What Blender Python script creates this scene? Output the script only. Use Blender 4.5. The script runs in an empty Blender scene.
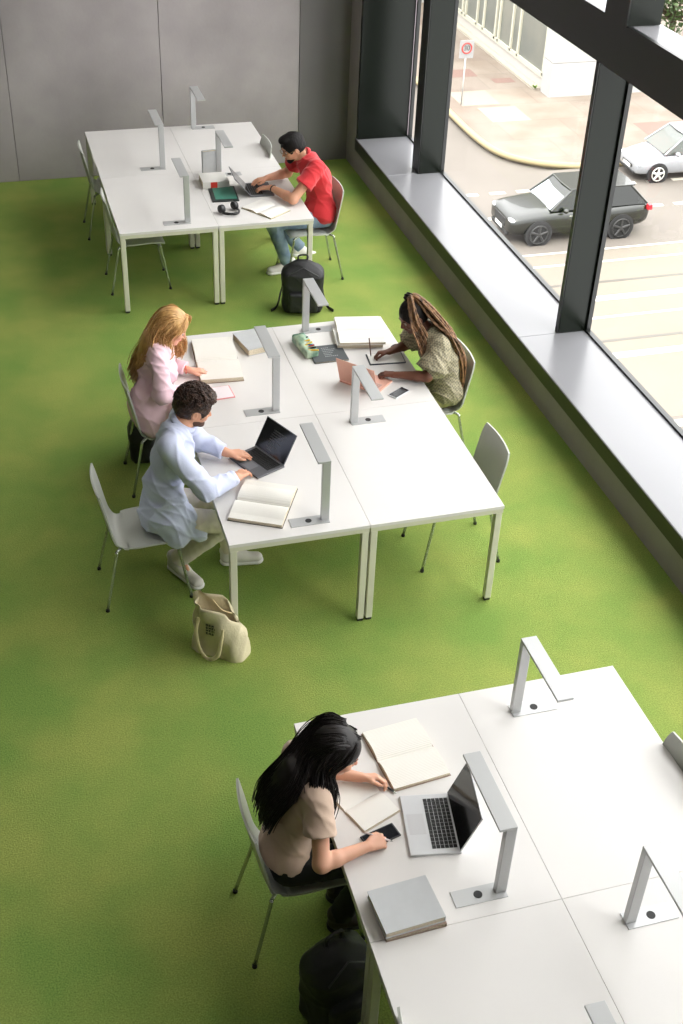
import bpy, math, random
import numpy as np
from mathutils import Vector, Matrix
random.seed(7); rng = np.random.default_rng(5)
PI = math.pi
col = bpy.context.scene.collection
V = lambda *a: np.array(a, float)
def nrm(v):
    v = np.array(v, float); return v / np.linalg.norm(v)

# ------------------------------------------------------------------ materials
def srgb(r, g, b):
    f = lambda c: (c/255/12.92) if c/255 <= .04045 else ((c/255+.055)/1.055)**2.4
    return (f(r), f(g), f(b), 1)
MC = {}
def mat(name, rgb, rough=.5, metal=0, var=0, scale=8, bump=0, bscale=60, rgb2=None, stretch=None, spec=.5, coat=0, sheen=0, trans=0, emit=0, sub=0):
    if name in MC: return MC[name]
    m = bpy.data.materials.new(name); m.use_nodes = True; nt = m.node_tree; N = nt.nodes; Lk = nt.links
    b = N['Principled BSDF']; c = srgb(*rgb); b.inputs['Base Color'].default_value = c
    b.inputs['Roughness'].default_value = rough; b.inputs['Metallic'].default_value = metal
    b.inputs['Specular IOR Level'].default_value = spec
    if coat: b.inputs['Coat Weight'].default_value = coat
    if sheen: b.inputs['Sheen Weight'].default_value = sheen
    if trans: b.inputs['Transmission Weight'].default_value = trans
    if emit: b.inputs['Emission Color'].default_value = c; b.inputs['Emission Strength'].default_value = emit
    if sub:
        b.inputs['Subsurface Weight'].default_value = sub; b.inputs['Subsurface Radius'].default_value = (.01, .004, .002)
    tc = N.new('ShaderNodeTexCoord'); mp = N.new('ShaderNodeMapping'); Lk.new(tc.outputs['Object'], mp.inputs[0])
    if stretch: mp.inputs['Scale'].default_value = stretch
    if var or rgb2:
        n = N.new('ShaderNodeTexNoise'); n.inputs['Scale'].default_value = scale; n.inputs['Detail'].default_value = 5
        Lk.new(mp.outputs[0], n.inputs['Vector'])
        r = N.new('ShaderNodeValToRGB'); r.color_ramp.elements[0].position = .32; r.color_ramp.elements[1].position = .68
        c2 = srgb(*rgb2) if rgb2 else tuple(max(0, x*(1-var)) for x in c[:3])+(1,)
        r.color_ramp.elements[0].color = c2; r.color_ramp.elements[1].color = c
        Lk.new(n.outputs['Fac'], r.inputs[0]); Lk.new(r.outputs[0], b.inputs['Base Color'])
    if bump:
        n = N.new('ShaderNodeTexNoise'); n.inputs['Scale'].default_value = bscale; n.inputs['Detail'].default_value = 4
        Lk.new(mp.outputs[0], n.inputs['Vector'])
        bp = N.new('ShaderNodeBump'); bp.inputs['Strength'].default_value = bump; bp.inputs['Distance'].default_value = .01
        Lk.new(n.outputs['Fac'], bp.inputs['Height']); Lk.new(bp.outputs[0], b.inputs['Normal'])
    MC[name] = m; return m
def pattern_mat(name, rgb, rgb2, kind='lines', scale=60, axis=0, width=.5, rough=.7, soft=.1, breakup=0):
    """stripes / checks of two colours in object space"""
    if name in MC: return MC[name]
    m = mat(name, rgb, rough); nt = m.node_tree; N = nt.nodes; Lk = nt.links; b = N['Principled BSDF']
    tc = N.new('ShaderNodeTexCoord')
    if kind == 'check':
        t = N.new('ShaderNodeTexChecker'); t.inputs['Scale'].default_value = scale
        t.inputs['Color1'].default_value = srgb(*rgb); t.inputs['Color2'].default_value = srgb(*rgb2)
        Lk.new(tc.outputs['Object'], t.inputs['Vector']); Lk.new(t.outputs[0], b.inputs['Base Color']); return m
    w = N.new('ShaderNodeTexWave'); w.wave_type = 'BANDS'; w.bands_direction = 'XYZ'[axis]; w.inputs['Scale'].default_value = scale
    w.inputs['Distortion'].default_value = 0
    Lk.new(tc.outputs['Object'], w.inputs['Vector'])
    r = N.new('ShaderNodeValToRGB'); r.color_ramp.elements[0].position = width; r.color_ramp.elements[1].position = min(1, width+soft)
    r.color_ramp.elements[0].color = srgb(*rgb); r.color_ramp.elements[1].color = srgb(*rgb2)
    src = w.outputs['Fac']
    if breakup:
        n = N.new('ShaderNodeTexNoise'); n.inputs['Scale'].default_value = breakup; Lk.new(tc.outputs['Object'], n.inputs['Vector'])
        mu = N.new('ShaderNodeMath'); mu.operation = 'MULTIPLY'; Lk.new(src, mu.inputs[0]); 
        m2 = N.new('ShaderNodeMath'); m2.operation = 'GREATER_THAN'; m2.inputs[1].default_value = .45; Lk.new(n.outputs['Fac'], m2.inputs[0])
        Lk.new(m2.outputs[0], mu.inputs[1]); src = mu.outputs[0]
    Lk.new(src, r.inputs[0]); Lk.new(r.outputs[0], b.inputs['Base Color'])
    return m

# ------------------------------------------------------------------ object helpers
def tag(o, label=None, cat=None, group=None, kind=None):
    if label: o['label'] = label
    if cat: o['category'] = cat
    if group: o['group'] = group
    if kind: o['kind'] = kind
    return o
def thing(name, label, cat, loc=(0, 0, 0), rz=0, group=None):
    o = bpy.data.objects.new(name, None); col.objects.link(o); o.empty_display_size = .1
    o.location = loc; o.rotation_euler = (0, 0, rz); return tag(o, label, cat, group)
def copy_tree(o, parent=None):
    c = o.copy(); col.objects.link(c); c.parent = parent
    for ch in list(o.children):
        copy_tree(ch, c)
    return c
class MB:
    def __init__(s): s.v = []; s.f = []; s.fm = []; s.mi = 0
    def add(s, vs, fs):
        n = len(s.v); s.v += [tuple(map(float, p)) for p in vs]; s.f += [tuple(i+n for i in f) for f in fs]; s.fm += [s.mi]*len(fs); return s
    def box(s, lo, hi, M=None):
        (x0, y0, z0), (x1, y1, z1) = lo, hi
        vs = [(x0,y0,z0),(x1,y0,z0),(x1,y1,z0),(x0,y1,z0),(x0,y0,z1),(x1,y0,z1),(x1,y1,z1),(x0,y1,z1)]
        if M is not None: vs = [tuple(M @ Vector(p)) for p in vs]
        return s.add(vs, [(3,2,1,0),(4,5,6,7),(0,1,5,4),(1,2,6,5),(2,3,7,6),(3,0,4,7)])
    def tube(s, pts, r, n=10, cap=True, flat=1.0, up=None):
        pts = [np.array(p, float) for p in pts]; m = len(pts)
        rs = r if hasattr(r, '__len__') else [r]*m
        vs = []; prev = None
        for i, p in enumerate(pts):
            t = nrm(pts[min(i+1, m-1)]-pts[max(i-1, 0)])
            if prev is None:
                a = np.array(up, float) if up is not None else (V(0,0,1) if abs(t[2]) < .9 else V(1,0,0))
            else: a = prev
            a = nrm(a - t*np.dot(a, t)); b = np.cross(t, a); prev = a
            for k in range(n):
                th = 2*PI*k/n; vs.append(p + rs[i]*(math.cos(th)*a*flat+math.sin(th)*b))
        fs = [(i*n+k, i*n+(k+1) % n, (i+1)*n+(k+1) % n, (i+1)*n+k) for i in range(m-1) for k in range(n)]
        if cap: fs += [tuple(reversed(range(n))), tuple((m-1)*n+k for k in range(n))]
        return s.add(vs, fs)
    def loft(s, rings, cap=True):
        n = len(rings[0]); vs = [p for r in rings for p in r]
        fs = [(i*n+k, i*n+(k+1) % n, (i+1)*n+(k+1) % n, (i+1)*n+k) for i in range(len(rings)-1) for k in range(n)]
        if cap: fs += [tuple(reversed(range(n))), tuple((len(rings)-1)*n+k for k in range(n))]
        return s.add(vs, fs)
    def prism(s, poly, z0, z1, M=None):
        n = len(poly); vs = [(x, y, z0) for x, y in poly]+[(x, y, z1) for x, y in poly]
        if M is not None: vs = [tuple(M @ Vector(p)) for p in vs]
        return s.add(vs, [tuple(reversed(range(n))), tuple(range(n, 2*n))]+[(k, (k+1) % n, n+(k+1) % n, n+k) for k in range(n)])
    def ball(s, c, r, n=12, R=None):
        r = r if hasattr(r, '__len__') else (r, r, r); c = np.array(c, float); vs = []; m = n//2+1
        for i in range(m+1):
            a = PI*i/m
            for k in range(n):
                b = 2*PI*k/n; p = np.array((r[0]*math.sin(a)*math.cos(b), r[1]*math.sin(a)*math.sin(b), r[2]*math.cos(a)))
                if R is not None: p = R @ p
                vs.append(c+p)
        fs = [(i*n+k, (i+1)*n+k, (i+1)*n+(k+1) % n, i*n+(k+1) % n) for i in range(m) for k in range(n)]
        return s.add(vs, fs)
    def build(s, name, m, parent=None, smooth=False, bevel=0, seg=2, loc=None, rz=0, rot=None):
        me = bpy.data.meshes.new(name); me.from_pydata(s.v, [], s.f)
        for x in (m if isinstance(m, (list, tuple)) else [m]): me.materials.append(x)
        if isinstance(m, (list, tuple)): me.polygons.foreach_set('material_index', s.fm)
        me.polygons.foreach_set('use_smooth', [bool(smooth)]*len(me.polygons)); me.update()
        o = bpy.data.objects.new(name, me); col.objects.link(o)
        if parent: o.parent = parent
        if loc is not None: o.location = loc
        if rz: o.rotation_euler = (0, 0, rz)
        if rot: o.rotation_euler = rot
        if bevel:
            b = o.modifiers.new('bevel', 'BEVEL'); b.width = bevel; b.segments = seg; b.limit_method = 'ANGLE'; b.angle_limit = .6
            if hasattr(b, 'harden_normals'): b.harden_normals = False
        return o
def struct(o): o['kind'] = 'structure'; return o
def catmull(pts, n=6):
    P = [np.array(p, float) for p in pts]; P = [2*P[0]-P[1]]+P+[2*P[-1]-P[-2]]; out = []
    for i in range(1, len(P)-2):
        for j in range(n):
            t = j/n; a, b, c, d = P[i-1], P[i], P[i+1], P[i+2]
            out.append(.5*((2*b)+(-a+c)*t+(2*a-5*b+4*c-d)*t*t+(-a+3*b-3*c+d)*t**3))
    out.append(P[-2]); return out

# ------------------------------------------------------------------ implicit surfaces (bodies, clothes, bags)
def cap(a, b, ra, rb=None, k=.02, op='add', fa=0, fb=0, sq=None):
    return dict(t='cap', a=np.array(a, float), b=np.array(b, float), ra=ra, rb=ra if rb is None else rb, k=k, op=op, fa=fa, fb=fb, sq=sq)
def ell(c, r, R=None, k=.02, op='add'): return dict(t='ell', c=np.array(c, float), r=np.array(r, float), R=R, k=k, op=op)
def rbox(c, h, rad, R=None, k=.02, op='add'): return dict(t='box', c=np.array(c, float), h=np.array(h, float), rad=rad, R=R, k=k, op=op)
def cut(p, n, k=.004): return dict(t='cut', p=np.array(p, float), n=nrm(n), k=k, op='cut')
def fold(fn): return dict(t='fold', fn=fn, op='fold')
def ext(p):
    if p['t'] == 'cap':
        r = max(p['ra'], p['rb'])*(max(1, p['sq'][1]) if p['sq'] else 1); return np.minimum(p['a'], p['b'])-r, np.maximum(p['a'], p['b'])+r
    if p['t'] == 'ell': r = p['r'].max() if p['R'] is not None else p['r']; return p['c']-r, p['c']+r
    r = np.linalg.norm(p['h'])+p['rad'] if p['R'] is not None else p['h']+p['rad']; return p['c']-r, p['c']+r
def sdf_mesh(prims, res, name, m, parent=None, origin=(0, 0, 0), relax=1):
    origin = np.array(origin, float); E = [ext(p) for p in prims if p['op'] == 'add']
    lo = np.min([e[0] for e in E], 0)-.03; hi = np.max([e[1] for e in E], 0)+.03
    n = np.ceil((hi-lo)/res).astype(int)+1; F = np.full(n, .08, np.float32)
    ax = [(lo[i]+res*np.arange(n[i])).astype(np.float32) for i in range(3)]
    for p in prims:
        if p['t'] == 'fold':
            ii = np.nonzero(np.abs(F) < .025); X = np.stack([ax[i][ii[i]] for i in range(3)], 1); F[ii] += p['fn'](X).astype(np.float32); continue
        if p['t'] == 'cut':
            d = sum(((ax[i]-p['p'][i])*p['n'][i]).reshape([-1 if j == i else 1 for j in range(3)]) for i in range(3)); F = np.maximum(F, d.astype(np.float32)); continue
        a, b = ext(p); mg = p['k']+2.5*res
        i0 = np.maximum(0, np.floor((a-mg-lo)/res).astype(int)); i1 = np.minimum(n, np.ceil((b+mg-lo)/res).astype(int)+1)
        if (i1 <= i0).any(): continue
        X = [ax[i][i0[i]:i1[i]].reshape([-1 if j == i else 1 for j in range(3)]) for i in range(3)]
        if p['t'] == 'cap':
            A = p['a']; D = p['b']-A; L2 = max(D@D, 1e-9)
            q = [X[i]-np.float32(A[i]) for i in range(3)]
            tt = sum(q[i]*np.float32(D[i]) for i in range(3))/np.float32(L2); t = np.clip(tt, 0, 1)
            w = [q[i]-t*np.float32(D[i]) for i in range(3)]
            if p['sq']:
                nn, sc = nrm(p['sq'][0]), p['sq'][1]; dn = sum(w[i]*np.float32(nn[i]) for i in range(3)); w = [w[i]+dn*np.float32(nn[i]*(1/sc-1)) for i in range(3)]
            d = np.sqrt(sum(x*x for x in w))-(p['ra']+t*(p['rb']-p['ra']))
            L = math.sqrt(L2)
            if p['fb']: d = np.maximum(d, (tt-1)*L)
            if p['fa']: d = np.maximum(d, -tt*L)
        else:
            q = [X[i]-np.float32(p['c'][i]) for i in range(3)]
            if p['R'] is not None:
                R = p['R']; q = [sum(q[i]*np.float32(R[i, j]) for i in range(3)) for j in range(3)]
            if p['t'] == 'ell':
                k0 = np.sqrt(sum((q[i]/p['r'][i])**2 for i in range(3))); k1 = np.sqrt(sum((q[i]/p['r'][i]**2)**2 for i in range(3)))+1e-6
                d = k0*(k0-1)/k1
            else:
                e = [np.abs(q[i])-p['h'][i] for i in range(3)]
                d = np.sqrt(sum(np.maximum(x, 0)**2 for x in e))+np.minimum(np.maximum(np.maximum(e[0], e[1]), e[2]), 0)-p['rad']
        sl = tuple(slice(i0[i], i1[i]) for i in range(3)); G = F[sl]; k = max(p['k'], 1e-4); d = d.astype(np.float32)
        if p['op'] == 'add':
            h = np.clip(.5+.5*(G-d)/k, 0, 1); F[sl] = G*(1-h)+d*h-k*h*(1-h)
        else:
            d = -d; h = np.clip(.5-.5*(G-d)/k, 0, 1); F[sl] = G*(1-h)+d*h+k*h*(1-h)
    for a_ in range(3):
        s0 = [slice(None)]*3; s0[a_] = 0; F[tuple(s0)] = .05; s0[a_] = -1; F[tuple(s0)] = .05
    S = F < 0; c = tuple(x-1 for x in n)
    off = [(i, j, k) for i in (0, 1) for j in (0, 1) for k in (0, 1)]
    sh = lambda A, o: A[o[0]:o[0]+c[0], o[1]:o[1]+c[1], o[2]:o[2]+c[2]]
    cnt = sum(sh(S, o).astype(np.int8) for o in off); act = (cnt > 0) & (cnt < 8)
    idx = np.nonzero(act); nv = len(idx[0]); base = np.stack(idx, 1)
    val = {o: F[idx[0]+o[0], idx[1]+o[1], idx[2]+o[2]] for o in off}
    acc = np.zeros((nv, 3)); w = np.zeros(nv)
    for o in off:
        for a_ in range(3):
            if o[a_] == 0:
                o2 = list(o); o2[a_] = 1; o2 = tuple(o2); f0, f1 = val[o], val[o2]; cr = (f0 < 0) != (f1 < 0)
                t = np.where(cr, f0/np.where(cr, f0-f1, 1), 0); P = np.tile(np.array(o, float), (nv, 1)); P[:, a_] = t
                acc[cr] += P[cr]; w += cr
    Vt = lo+(base+acc/w[:, None])*res-origin
    ID = np.full(c, -1, np.int32); ID[idx] = np.arange(nv); Q = []
    for a_ in range(3):
        b_, c_ = (a_+1) % 3, (a_+2) % 3
        s0 = [slice(1, -1)]*3; s1 = [slice(1, -1)]*3; s0[a_] = slice(0, n[a_]-1); s1[a_] = slice(1, n[a_])
        A, B = S[tuple(s0)], S[tuple(s1)]
        for flip, mk in ((0, A & ~B), (1, ~A & B)):
            e = np.stack(np.nonzero(mk), 1); e[:, b_] += 1; e[:, c_] += 1
            def g(db, dc):
                x = e.copy(); x[:, b_] += db; x[:, c_] += dc; return ID[x[:, 0], x[:, 1], x[:, 2]]
            q = [g(-1, -1), g(0, -1), g(0, 0), g(-1, 0)]
            Q.append(np.stack(q if not flip else q[::-1], 1))
    Q = np.concatenate(Q); Q = Q[(Q >= 0).all(1)]
    me = bpy.data.meshes.new(name); me.vertices.add(nv); me.vertices.foreach_set('co', Vt.astype(np.float32).ravel())
    me.loops.add(Q.size); me.loops.foreach_set('vertex_index', Q.astype(np.int32).ravel())
    me.polygons.add(len(Q)); me.polygons.foreach_set('loop_start', (np.arange(len(Q))*4).astype(np.int32)); me.polygons.foreach_set('loop_total', np.full(len(Q), 4, np.int32))
    me.polygons.foreach_set('use_smooth', np.ones(len(Q), bool)); me.update(calc_edges=True); me.validate(); me.materials.append(m)
    o = bpy.data.objects.new(name, me); col.objects.link(o)
    if parent: o.parent = parent
    else: o.location = origin
    return o

# ------------------------------------------------------------------ camera
scene = bpy.context.scene
Rr = np.array([[0.9612, -0.2735, 0.0363], [-0.135, -0.578, -0.805], [0.2428, 0.7676, -0.5925]])
f_px, pit, yaw, rol, CH = 1243.59, .6341, .3059, -.0452, 5.0769
fw = V(math.sin(yaw)*math.cos(pit), math.cos(yaw)*math.cos(pit), -math.sin(pit)); rt = V(math.cos(yaw), -math.sin(yaw), 0); dn = np.cross(fw, rt)
r_ = math.cos(rol)*rt+math.sin(rol)*dn; d_ = -math.sin(rol)*rt+math.cos(rol)*dn
cd = bpy.data.cameras.new('camera'); cam = bpy.data.objects.new('camera', cd); col.objects.link(cam)
M = Matrix(((r_[0], -d_[0], -fw[0], 0), (r_[1], -d_[1], -fw[1], 0), (r_[2], -d_[2], -fw[2], CH), (0, 0, 0, 1)))
cam.matrix_world = M; cd.sensor_fit = 'VERTICAL'; cd.sensor_height = 36; cd.sensor_width = 24; cd.lens = f_px/1024*36; cd.clip_end = 300; cd.clip_start = .05
scene.camera = cam
vs = scene.view_settings; vs.view_transform = 'Standard'; vs.look = 'None'; vs.exposure = 0.0; vs.gamma = 1; vs.use_curve_mapping = False

# ------------------------------------------------------------------ common materials
M_table = mat('table_laminate', (219, 216, 213), .5, var=.03, scale=3, spec=.3)
M_edge = mat('table_frame_paint', (206, 204, 184), .4)
M_black = mat('black_rubber', (22, 22, 22), .6)
M_lamp = mat('lamp_aluminium', (186, 187, 187), .33, .3, bump=.03, bscale=300)
M_shell = mat('chair_laminate', (180, 182, 174), .4, var=.04, scale=5)
M_chrome = mat('satin_chrome', (190, 195, 185), .25, .8)
M_fin = mat('window_metal_dark_green', (15, 21, 14), .26, 0, var=.1, scale=1.5, spec=.25)
M_black_metal = mat('window_metal_black', (17, 19, 18), .35)
M_sill = mat('sill_coated_metal', (124, 124, 127), .24, 0, var=.04, scale=1.2, spec=.35)
M_parapet = mat('parapet_concrete', (146, 137, 141), .7, var=.14, scale=3, bump=.15, bscale=40)
M_paper = pattern_mat('printed_pages', (234, 231, 223), (218, 214, 206), 'lines', 40, 0, .6, soft=.3)
M_blank = mat('blank_paper', (230, 228, 222), .7)
M_pagecut = pattern_mat('page_edges', (226, 214, 190), (186, 172, 146), 'lines', 160, 2, .6)

# ------------------------------------------------------------------ room shell
def floor_mat():
    m = mat('green_carpet', (122, 148, 44), .95, spec=.1); nt = m.node_tree; N = nt.nodes; Lk = nt.links; b = N['Principled BSDF']
    tc = N.new('ShaderNodeTexCoord')
    def noise(s, d=4):
        n = N.new('ShaderNodeTexNoise'); n.inputs['Scale'].default_value = s; n.inputs['Detail'].default_value = d; Lk.new(tc.outputs['Object'], n.inputs['Vector']); return n
    big = noise(1.6, 7); r = N.new('ShaderNodeValToRGB'); r.color_ramp.elements[0].position = .35; r.color_ramp.elements[1].position = .65
    r.color_ramp.elements[0].color = srgb(118, 146, 72); r.color_ramp.elements[1].color = srgb(145, 157, 82); Lk.new(big.outputs['Fac'], r.inputs[0])
    fine = noise(120, 2); r2 = N.new('ShaderNodeValToRGB'); r2.color_ramp.elements[0].position = .3; r2.color_ramp.elements[1].position = .7
    r2.color_ramp.elements[0].color = (.72, .72, .72, 1); r2.color_ramp.elements[1].color = (1.15, 1.15, 1.1, 1); Lk.new(fine.outputs['Fac'], r2.inputs[0])
    mx = N.new('ShaderNodeMix'); mx.data_type = 'RGBA'; mx.blend_type = 'MULTIPLY'; mx.inputs[0].default_value = 1
    Lk.new(r.outputs[0], mx.inputs[6]); Lk.new(r2.outputs[0], mx.inputs[7]); Lk.new(mx.outputs[2], b.inputs['Base Color'])
    bp = N.new('ShaderNodeBump'); bp.inputs['Strength'].default_value = .35; bp.inputs['Distance'].default_value = .01; Lk.new(fine.outputs['Fac'], bp.inputs['Height']); Lk.new(bp.outputs[0], b.inputs['Normal'])
    return m
XW, YB, XL, YN, ZC = 3.97, 13.0, -6.0, -4.0, 7.2     # window wall, back wall, left wall, near wall, ceiling
XG, HS = 4.545, .36                                   # glass plane, sill height
struct(MB().box((XL-.2, YN-.2, -.3), (XG+.03, YB+.2, 0)).build('floor', floor_mat()))
def concrete_mat():
    m = mat('concrete_wall', (136, 133, 130), .75); nt = m.node_tree; N = nt.nodes; Lk = nt.links; b = N['Principled BSDF']
    tc = N.new('ShaderNodeTexCoord'); n = N.new('ShaderNodeTexNoise'); n.inputs['Scale'].default_value = 1.3; n.inputs['Detail'].default_value = 8; Lk.new(tc.outputs['Object'], n.inputs['Vector'])
    r = N.new('ShaderNodeValToRGB'); r.color_ramp.elements[0].position = .3; r.color_ramp.elements[1].position = .72
    r.color_ramp.elements[0].color = srgb(148, 141, 142); r.color_ramp.elements[1].color = srgb(174, 167, 167); Lk.new(n.outputs['Fac'], r.inputs[0]); Lk.new(r.outputs[0], b.inputs['Base Color'])
    n2 = N.new('ShaderNodeTexNoise'); n2.inputs['Scale'].default_value = 30; n2.inputs['Detail'].default_value = 6; Lk.new(tc.outputs['Object'], n2.inputs['Vector'])
    bp = N.new('ShaderNodeBump'); bp.inputs['Strength'].default_value = .12; bp.inputs['Distance'].default_value = .01; Lk.new(n2.outputs['Fac'], bp.inputs['Height']); Lk.new(bp.outputs[0], b.inputs['Normal'])
    return m
M_conc = concrete_mat()
wb = MB(); seams = [XL-.2, -4.2, -2.68, -1.15, .39, 1.935, 3.41, XW+.575]
for i_, (a, b) in enumerate(zip(seams, seams[1:])): wb.mi = 1 if i_ == 6 else 0; wb.box((a+.0025, YB, 0), (b-.0025, YB+.2, ZC))
wb.mi = 0
wb.box((XL, YB+.015, 0), (XW+.57, YB+.19, ZC))
struct(wb.build('wall_back', [M_conc, mat('darker_concrete_panel', (112, 109, 108), .75, var=.12, scale=1.3)], bevel=.004, seg=1))
M_white = mat('white_plaster', (112, 112, 110), .8, var=.03)
struct(MB().box((XL-.2, YN, 0), (XL, YB, ZC)).build('wall_left', M_white))
struct(MB().box((XL-.2, YN-.2, 0), (XW+.75, YN, ZC)).build('wall_near', M_white))
struct(MB().box((XL-.2, YN-.2, ZC), (XW+.75, YB+.2, ZC+.25)).build('ceiling', M_white))
wr = MB().box((XW, YN, 0), (XG+.03, YB, HS-.10)).box((XW, 12.66, HS-.11), (XG+.03, YB, ZC))
wr.box((XW, YN, HS-.1), (XG+.03, .55, ZC)); wr.box((XW, YN, 5.9), (XG+.03, 12.66, ZC))  # unseen solid near stretch, added to block window light on the near tables
struct(wr.build('wall_right', M_parapet))
struct(MB().box((XW-.012, .55, HS-.125), (XW+.02, 12.655, HS-.004)).build('trim_1', mat('dark_sill_edge', (40, 40, 32), .4)))
sl = MB()
ys = [.55, 4.35, 8.06, 11.55, 12.64]
for a, b in zip(ys, ys[1:]): sl.box((XW-.008, a+.002, HS-.10), (XG+.02, b-.002, HS))
struct(sl.build('trim_2', M_sill, bevel=.003, seg=1))
# the big window: fins, transom, panes
win = bpy.data.objects.new('window_1', None); col.objects.link(win); win.location = (4.4, 6, HS); struct(win)
def wpart(mb, name, m, bevel=0):
    o = mb.build(name, m, win, bevel=bevel); o.location = (-4.4, -6, -HS); return o
wpart(MB().box((XW, 12.60, HS), (XG-.01, 12.655, 5.9)), 'side_reveal', M_fin)
TZ0, TZ1 = 2.50, 2.83
wpart(MB().box((4.30, .55, TZ0), (4.33, 12.60, TZ1)).box((4.33, .55, TZ0), (XG+.02, 12.60, TZ0+.02)), 'transom_fascia', M_black_metal)
wpart(MB().box((4.33, .55, TZ1-.03), (XG+.02, 12.60, TZ1-.004)), 'transom_shelf', M_sill)
for y in (11.53, 8.05, 4.35, .55):
    th = .19 if y > 11 else .045
    wpart(MB().box((4.305, y, HS), (XG, y+th, TZ0)), 'mullion', M_fin)
    wpart(MB().box((4.295, y+.004, HS), (4.307, y+th+.004, TZ0)), 'mullion_edge', M_black_metal)
    wpart(MB().box((4.302, y-.30, TZ1), (XG, y+.03, 5.9)), 'mullion', M_fin)
    wpart(MB().box((4.292, y-.298, TZ1-.01), (4.304, y+.032, 5.9)), 'mullion_edge', M_black_metal)
gk = MB()
gk.box((XG-.012, .55, HS), (XG+.03, 12.6, HS+.018))
for y in (12.58, 11.55, 8.05, 4.35, .55): gk.box((XG-.005, y-.025, HS), (XG+.03, y+.01, 5.9))
wpart(gk, 'gasket', M_black_metal)
def glass_mat():
    m = bpy.data.materials.new('window_glass'); m.use_nodes = True; nt = m.node_tree; N = nt.nodes; Lk = nt.links; N.remove(N['Principled BSDF'])
    t = N.new('ShaderNodeBsdfTransparent'); t.inputs[0].default_value = (.97, .985, .975, 1); g = N.new('ShaderNodeBsdfGlossy'); g.inputs['Roughness'].default_value = .02
    lw = N.new('ShaderNodeLayerWeight'); lw.inputs[0].default_value = .5; pw_ = N.new('ShaderNodeMath'); pw_.operation = 'POWER'; pw_.inputs[1].default_value = 4; Lk.new(lw.outputs['Facing'], pw_.inputs[0])
    fr = N.new('ShaderNodeMath'); fr.operation = 'MULTIPLY_ADD'; fr.inputs[1].default_value = .10; fr.inputs[2].default_value = .012; Lk.new(pw_.outputs[0], fr.inputs[0]); mx = N.new('ShaderNodeMixShader'); Lk.new(fr.outputs[0], mx.inputs[0]); Lk.new(t.outputs[0], mx.inputs[1]); Lk.new(g.outputs[0], mx.inputs[2])
    Lk.new(mx.outputs[0], N['Material Output'].inputs[0]); return m
M_glass = glass_mat()
yy = [.55, 4.35, 8.05, 11.55, 12.6]
for a, b in zip(yy, yy[1:]):
    for z0, z1 in ((HS+.01, TZ0+.01), (TZ1, 5.9)):
        wpart(MB().box((XG+.004, a+.01, z0), (XG+.014, b-.01, z1)), 'glass_pane', M_glass)
# unseen glowing panels added under the ceiling to brighten the room
M_panel = mat('added_panel_glow', (255, 250, 242), .5, emit=2.4)
for i, (x, y) in enumerate([(-.6, 1.6), (2.6, 1.6), (-.6, 6.0), (2.6, 6.0), (-.6, 10.4), (2.6, 10.4)]):
    t = thing('added_light_panel', 'unseen square white light panel added above the reading room', 'light', (x, y, ZC), 0, 'added light panels')
    MB().box((-.8, -.8, -.06), (.8, .8, 0)).build('housing', M_edge, t)
    MB().box((-.77, -.77, -.075), (.77, .77, -.062)).build('glow_sheet', M_panel, t)

# ------------------------------------------------------------------ tables
TW, TL, TZ = .839, 1.241, .74
def make_table():
    t = thing('desk_table', '', 'table')
    MB().box((-TW/2+.0007, -TL/2+.0007, TZ-.022), (TW/2-.0007, TL/2-.0007, TZ)).build('tabletop', M_table, t, bevel=.001, seg=1)
    fr = MB(); a, b = TW/2-.004, TL/2-.004
    for s in (-1, 1):
        fr.box((-a, s*b-.02-.0 if s > 0 else -b, TZ-.052), (a, b if s > 0 else -b+.02, TZ-.0225))
        fr.box((s*a-.02 if s > 0 else -a, -b+.02, TZ-.052), (a if s > 0 else -a+.02, b-.02, TZ-.0225))
    fr.build('frame', M_edge, t)
    for sx in (-1, 1):
        for sy in (-1, 1):
            x, y = sx*(TW/2-.027), sy*(TL/2-.027)
            lg = MB().box((x-.021, y-.021, .018), (x+.021, y+.021, TZ-.0525)).build('leg', M_edge, t, bevel=.003, seg=1)
            MB().box((x-.017, y-.017, 0), (x+.017, y+.017, .018)).build('foot', M_black, lg)
    return t
clusters = [('far table group by the concrete wall', 1.047, 9.795), ('middle table group', 1.067, 5.459), ('nearest table group', 1.084, 1.557)]
tb_labels = {
 (0,0,0): "near left table of the far group, bare except for one lamp",
 (0,1,0): "white table with headphones, in front of the man in the red shirt",
 (0,0,1): "back left table of the far group, by the concrete wall",
 (0,1,1): "back right table of the far group, by the concrete wall",
 (1,0,0): "white table in front of the man in the pale blue shirt",
 (1,1,0): "empty white table in the middle group with an unused chair at its right",
 (1,0,1): "white table in front of the blonde person in pink",
 (1,1,1): "white table in front of the woman with braids",
 (2,0,0): "white table at the bottom edge of the photo, right of the black backpack",
 (2,1,0): "white table filling the bottom right corner of the photo, under a lamp",
 (2,0,1): "white table in front of the dark-haired woman in the tan top",
 (2,1,1): "bare white table of the nearest group, behind the open silver laptop",
}
proto = make_table(); first = True
for k, (nm, x0, y0) in enumerate(clusters):
    for i in (0, 1):
        for j in (0, 1):
            t = proto if first else copy_tree(proto); first = False
            t.location = (x0+TW*(i+.5), y0+TL*(j+.5), 0)
            tag(t, tb_labels[(k, i, j)], 'table', 'white desk tables')

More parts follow.
